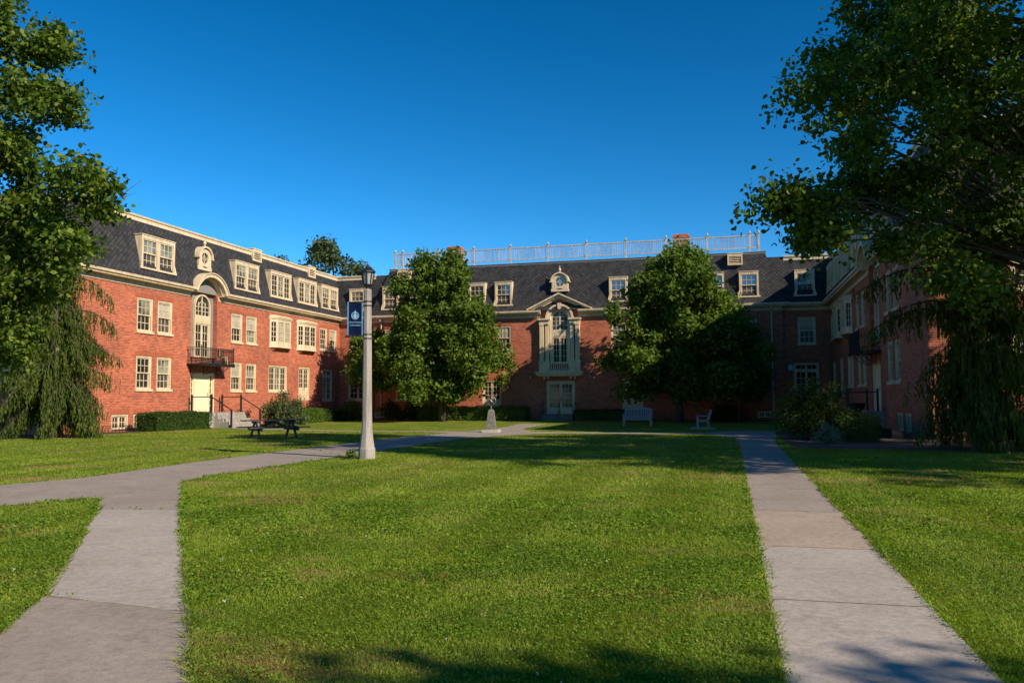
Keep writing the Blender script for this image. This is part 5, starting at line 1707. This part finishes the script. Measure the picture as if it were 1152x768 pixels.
# ------------------------------------------------------------------ lamp post with banner
def lamp():
    root = thing('street_lamp', 'tall concrete lamp post with black lantern on the lawn', 'street lamp', (2.52, -40.66, 0), -0.1)
    mb = MB()
    prof = [(0.215, 0.0), (0.215, 0.26), (0.195, 0.30), (0.165, 0.50), (0.142, 0.75), (0.130, 1.0), (0.124, 1.3), (0.100, 4.36), (0.085, 4.40)]
    mb.lathe(prof, 8, phase=PI / 8)
    po = mb.build('post', 'pole_concrete', root)
    st = MB()
    for z in (3.20, 4.06):
        st.lathe([(0.118, z), (0.118, z + 0.03)], 8, phase=PI / 8); st.lathe([(0.118, z - 0.11), (0.118, z - 0.08)], 8, phase=PI / 8)
    st.build('strap', 'black_iron', po)
    ln = MB()
    ln.lathe([(0.06, 4.38), (0.075, 4.42), (0.05, 4.46), (0.11, 4.50), (0.145, 4.53), (0.145, 4.56)], 8, phase=PI / 8)
    for k in range(8):
        a = 2 * PI * k / 8 + PI / 8
        ln.beam((0.135 * math.cos(a), 0.135 * math.sin(a), 4.55), (0.19 * math.cos(a), 0.19 * math.sin(a), 4.92), 0.022, 0.022)
    ln.lathe([(0.19, 4.91), (0.235, 4.91), (0.235, 4.94), (0.17, 5.00), (0.085, 5.06), (0.055, 5.11), (0.03, 5.15), (0.012, 5.24)], 8, phase=PI / 8)
    for q_ in range(len(ln.v)): ln.v[q_] = (ln.v[q_][0] * 0.88, ln.v[q_][1] * 0.88, 4.38 + (ln.v[q_][2] - 4.38) * 0.86)
    lo = ln.build('lantern', 'black_iron', root)
    gl = MB()
    gl.lathe([(0.112, 4.535), (0.156, 4.836)], 8, phase=PI / 8)
    gl.build('lantern_glass', 'lantern_glass', lo)
    bu = MB(); bu.lathe([(0.02, 4.54), (0.04, 4.59), (0.045, 4.69), (0.04, 4.75), (0.02, 4.78)], 8); bu.build('bulb', 'white_paint', lo)
    # banner: held by two rods, faces the viewer
    d = CAM - Vector((2.52, -40.66, 1.5))
    rz = math.atan2(d.x, -d.y)
    bn = thing('banner', 'dark blue college banner with pale emblem and lettering on the lamp post', 'banner', (2.52, -40.66, 0), rz + 0.02)
    def put(mb, name, mat, parent=bn): return mb.build(name, mat, parent)
    c = MB()
    rod = MB()
    X0, X1, Z0, Z1 = -0.50, -0.135, 3.19, 4.05
    nx = 8
    for i in range(nx):
        a, b = X0 + (X1 - X0) * i / nx, X0 + (X1 - X0) * (i + 1) / nx
        ya, yb = [0.02 * math.sin(11 * (q - X0)) for q in (a, b)]
        mi = 0
        c.poly([(a, ya - 0.004, Z0), (b, yb - 0.004, Z0), (b, yb - 0.004, Z1), (a, ya - 0.004, Z1)], mi)
        c.poly([(b, yb + 0.004, Z0), (a, ya + 0.004, Z0), (a, ya + 0.004, Z1), (b, yb + 0.004, Z1)], mi)
    put(c, 'cloth', 'banner_blue')
    for x in (X0, X1):
        e = MB(); e.box(x - 0.016, x + 0.016, -0.02, 0.02, Z0 - 0.005, Z1 + 0.005); put(e, 'edging', 'banner_edge')
    for z in (Z0 - 0.005, Z1 + 0.005):
        rod = MB(); rod.tube([(X0 - 0.02, 0, z), (-0.10, 0, z)], 0.011, 6); put(rod, 'rod', 'black_iron')
    em = MB()
    cx, cz = (X0 + X1) / 2, 3.70
    em.ring_y(cx, cz, 0.088, 0.100, 0, 2 * PI, -0.022, -0.018, 28)
    em.ring_y(cx, cz, 0.076, 0.080, 0, 2 * PI, -0.022, -0.018, 28)
    em.extrude_y([(cx - 0.028, cz - 0.07), (cx + 0.028, cz - 0.07), (cx + 0.024, cz + 0.06), (cx - 0.024, cz + 0.06)], -0.022, -0.018)
    em.extrude_y([(cx - 0.026, cz + 0.065), (cx + 0.026, cz + 0.065), (cx, cz + 0.15)], -0.023, -0.018)
    for s in (-1, 1): em.extrude_y([(cx + s * 0.05 - 0.012, cz - 0.05), (cx + s * 0.05 + 0.012, cz - 0.05), (cx + s * 0.05 + 0.012, cz + 0.03), (cx + s * 0.05 - 0.012, cz + 0.03)], -0.022, -0.018)
    put(em, 'emblem', 'banner_print')
    for word, z, sz in (('WHITMAN', 3.505, 0.062), ('COLLEGE', 3.430, 0.062)):
        cu = bpy.data.curves.new('lettering', 'FONT')
        cu.body = word; cu.size = sz; cu.align_x = 'CENTER'; cu.extrude = 0.001; cu.space_character = 1.08
        to = bpy.data.objects.new('tmp', cu); COL.objects.link(to)
        bpy.context.view_layer.update()
        me = bpy.data.meshes.new_from_object(to.evaluated_get(bpy.context.evaluated_depsgraph_get()))
        bpy.data.objects.remove(to)
        me.materials.clear(); me.materials.append(M['banner_print'])
        o = link('lettering', me, bn, (cx, -0.021, z), 0)
        o.rotation_euler = (PI / 2, 0, 0)
lamp()
shrub('small yellowish weed growing at the lamp post foot', 2.22, -40.92, 0.16, 0.34, 60, 0.11, 'leaf_laurel', 70, 'weed', 'weed')

# ------------------------------------------------------------------ sundial
def sundial():
    root = thing('sundial', 'armillary sundial on a tapered stone pedestal where the walks meet', 'sundial', (0.95, -23.6, 0), 0.1)
    b = MB(); b.box(-0.38, 0.38, -0.38, 0.38, 0.0, 0.13); b.build('base', 'slab_stone', root)
    p = MB()
    q = lambda r, z: [(-r, -r, z), (r, -r, z), (r, r, z), (-r, r, z)]
    lv = [(0.215, 0.13), (0.185, 0.52), (0.178, 0.53), (0.125, 0.98), (0.08, 1.06)]
    for k in range(len(lv) - 1):
        A, C = q(*lv[k]), q(*lv[k + 1])
        for i in range(4): p.poly([A[i], A[(i + 1) % 4], C[(i + 1) % 4], C[i]])
    p.poly(q(0.08, 1.06))
    p.build('pedestal', 'pedestal_stone', root)
    r = MB()
    r.tube([(0, 0, 1.04), (0, 0, 1.26)], [0.035, 0.02], 8)
    r.lathe([(0.02, 1.11), (0.05, 1.15), (0.02, 1.19)], 8)
    r.build('stem', 'bronze', root)
    c = Vector((0, 0, 1.46))
    for nm, ax, R_ in (('ring', Vector((0.15, 1, 0.1)), 0.215), ('ring', Vector((0.75, 0.1, 0.66)), 0.21), ('ring', Vector((-0.5, 0.2, 0.85)), 0.22)):
        ax.normalize()
        u = ax.orthogonal().normalized(); w = ax.cross(u)
        g_ = MB(); g_.tube([c + (u * math.cos(t) + w * math.sin(t)) * R_ for t in np.linspace(0, 2 * PI, 25)], 0.017, 6, cap=False)
        g_.build(nm, 'bronze', root)
    a = MB(); a.tube([c + Vector((-0.22, 0, -0.22)), c + Vector((0.24, 0, 0.24))], 0.012, 6); a.build('gnomon', 'bronze', root)
sundial()

# ------------------------------------------------------------------ bench, chair, picnic table
def bench(label, cat, name, loc, rot, W, arch):
    root = thing(name, label, cat, loc, rot)
    h = W / 2
    for x in (-h + 0.035, h - 0.035):
        l = MB(); l.box(x - 0.035, x + 0.035, -0.30, -0.23, 0, 0.62); l.build('leg', 'weathered_wood', root)
        l = MB(); l.beam((x, 0.24, 0), (x, 0.24, 0.45), 0.07, 0.06, up=(0, 1, 0)); l.beam((x, 0.24, 0.43), (x, 0.36, 0.80), 0.07, 0.06, up=(0, 1, 0)); l.build('leg', 'weathered_wood', root)
        a = MB(); a.box(x - 0.045, x + 0.045, -0.34, 0.27, 0.62, 0.655); a.build('armrest', 'weathered_wood', root)
        a = MB(); a.box(x - 0.02, x + 0.02, -0.23, 0.21, 0.34, 0.40); a.build('side_rail', 'weathered_wood', root)
    s = MB()
    for k in range(6):
        y = -0.30 + 0.092 * k
        s.box(-h + 0.01 if k else -h + 0.07, h - 0.01 if k else h - 0.07, y, y + 0.078, 0.42, 0.445)
    s.box(-h + 0.07, h - 0.07, -0.27, -0.24, 0.33, 0.415); s.build('seat', 'weathered_wood', root)
    b = MB()
    n = 19
    top = lambda x: 0.80 + arch * math.sqrt(max(0, 1 - (x / (h + 0.05)) ** 2))
    yb = lambda z: 0.24 + (z - 0.43) * 0.32
    xs_ = np.linspace(-h + 0.02, h - 0.02, 25)
    for i in range(24):
        a, c = xs_[i], xs_[i + 1]
        b.beam((a - 0.004, yb(top(a)), top(a)), (c + 0.004, yb(top(c)), top(c)), 0.05, 0.09, up=(0, -0.3, 1))
    b.beam((-h + 0.07, yb(0.50), 0.50), (h - 0.07, yb(0.50), 0.50), 0.04, 0.06)
    m_ = int((W - 0.2) / 0.095)
    for i in range(m_ + 1):
        x = -h + 0.1 + (W - 0.2) * i / m_
        b.beam((x, yb(0.50), 0.50), (x, yb(top(x)), top(x) - 0.03), 0.055, 0.02, up=(0, 1, 0))
    b.build('backrest', 'weathered_wood', root)
bench('weathered grey wooden bench with curved back in front of the panelled door', 'bench', 'garden_bench', (6.68, -14.0, 0), -0.05, 1.58, 0.19)
bench('weathered grey wooden armchair seen side on, on a small slab', 'chair', 'garden_chair', (10.35, -18.0, 0), -PI / 2 + 0.12, 0.72, 0.10)
sl = MB(); sl.box(9.75, 10.95, -18.6, -17.5, 0.0, 0.045); tag(sl.build('paving_slab', 'slab_stone'), kind='structure')

def picnic():
    root = thing('picnic_table', 'dark weathered picnic table with attached benches on the lawn', 'picnic table', (-6.45, -30.1, 0), YAW + 0.62)
    L = 2.5
    t = MB()
    for k in range(5): t.box(-L / 2, L / 2, -0.38 + 0.154 * k, -0.38 + 0.154 * k + 0.144, 0.70, 0.745)
    for x in (-0.75, 0, 0.75): t.box(x - 0.045, x + 0.045, -0.37, 0.37, 0.61, 0.698)
    t.build('tabletop', 'dark_wood', root)
    for s in (-1, 1):
        b = MB()
        for k in range(2): b.box(-L / 2, L / 2, s * 0.70 + 0.145 * k - 0.145, s * 0.70 + 0.145 * k - 0.008, 0.42, 0.465)
        b.build('bench_seat', 'dark_wood', root)
    for x in (-0.75, 0.75):
        for s in (-1, 1):
            l = MB(); l.beam((x + 0.047 * (s), s * 0.72, 0.0), (x + 0.047 * s, s * 0.24, 0.66), 0.045, 0.14, up=(1, 0, 0)) if False else l.beam((x + 0.047 * s, s * 0.72, 0.02), (x + 0.047 * s, s * 0.22, 0.68), 0.045, 0.14, up=(0, 1, 0.3))
            l.build('leg', 'dark_wood', root)
        l = MB(); l.box(x - 0.022, x + 0.022, -0.84, 0.84, 0.31, 0.42); l.build('cross_beam', 'dark_wood', root)
    for s in (-1, 1):
        l = MB(); l.beam((s * 0.72, 0, 0.36), (s * 0.06, 0, 0.64), 0.045, 0.10); l.build('brace', 'dark_wood', root)
picnic()

# ------------------------------------------------------------------ small things
def hoop_fence(label, pts):
    root = thing('hoop_fence', label, 'border fence', (pts[0][0], pts[0][1], 0), 0, 'black hoop edging along the beds')
    a = Vector((0, 0, 0)); b = Vector((pts[1][0] - pts[0][0], pts[1][1] - pts[0][1], 0))
    L = b.length; d = b.normalized()
    mb = MB()
    st = 0.24
    n = int(L / st)
    for k in range(n):
        c = d * (st * (k + 0.7))
        mb.tube([c + d * (0.21 * math.cos(t)) + Vector((0, 0, 0.18 + 0.18 * math.sin(t))) for t in np.linspace(PI, 0, 9)], 0.011, 5)
        for s in (-1, 1): mb.tube([c + d * 0.21 * s, c + d * 0.21 * s + Vector((0, 0, 0.18))], 0.011, 5)
    mb.build('hoops', 'black_iron', root)
    r_ = MB(); r_.tube([Vector((0, 0, 0.10)), d * L + Vector((0, 0, 0.10))], 0.008, 5); r_.build('rail', 'black_iron', root)
hoop_fence('low black hoop fence at the sunlit left wall corner', [(-17.3, -28.4), (-17.3, -25.0)])
hoop_fence('low black hoop fence in shade by the right basement windows', [(17.3, -31.5), (17.3, -25.0)])

def pot(label, x, y, z, r, h, mat):
    root = thing('flower_pot', label, 'flower pot', (x, y, z))
    p = MB(); p.lathe([(r * 0.62, 0), (r * 0.95, h * 0.55), (r, h * 0.9), (r * 1.08, h * 0.93), (r * 1.08, h), (r * 0.92, h), (r * 0.9, h * 0.88)], 16)
    p.build('bowl', mat, root, smooth=True)
    s = MB(); s.lathe([(r * 0.9, h * 0.86), (r * 0.5, h * 0.88)], 12); s.build('soil', 'mulch', root)
pot('teal glazed pot on the right wing stoop', 17.3, -19.1, 0.857, 0.24, 0.34, 'teal_glaze')
pot('wide black planter beside the teal pot on the right stoop', 17.3, -19.8, 0.857, 0.34, 0.40, 'dark_plastic')

def cafe_chair():
    root = thing('balcony_chair', 'cream ornate metal chair on the sunlit iron balcony', 'chair', (-17.75, -16.9, 3.70), 2.4)
    s = MB(); s.box(-0.22, 0.22, -0.2, 0.2, 0.42, 0.45); s.build('seat', 'wicker', root)
    b = MB()
    for k in range(7):
        x = -0.20 + 0.4 * k / 6
        b.beam((x, 0.2, 0.45), (x * 1.1, 0.27, 0.86 + 0.08 * math.cos(x * 7)), 0.035, 0.02)
    b.tube([(-0.24 * math.cos(t), 0.26, 0.66 + 0.3 * math.sin(t)) for t in np.linspace(-0.6, PI + 0.6, 16)], 0.02, 6)
    b.tube([(0.1 * math.cos(t), 0.25, 0.68 + 0.12 * math.sin(t)) for t in np.linspace(0, 2 * PI, 14)], 0.018, 6)
    b.build('backrest', 'wicker', root)
    for sx in (-1, 1):
        for sy in (-1, 1):
            l = MB(); l.tube([(sx * 0.19, sy * 0.17, 0.42), (sx * 0.23, sy * 0.22, 0)], 0.016, 6); l.build('leg', 'wicker', root)
cafe_chair()
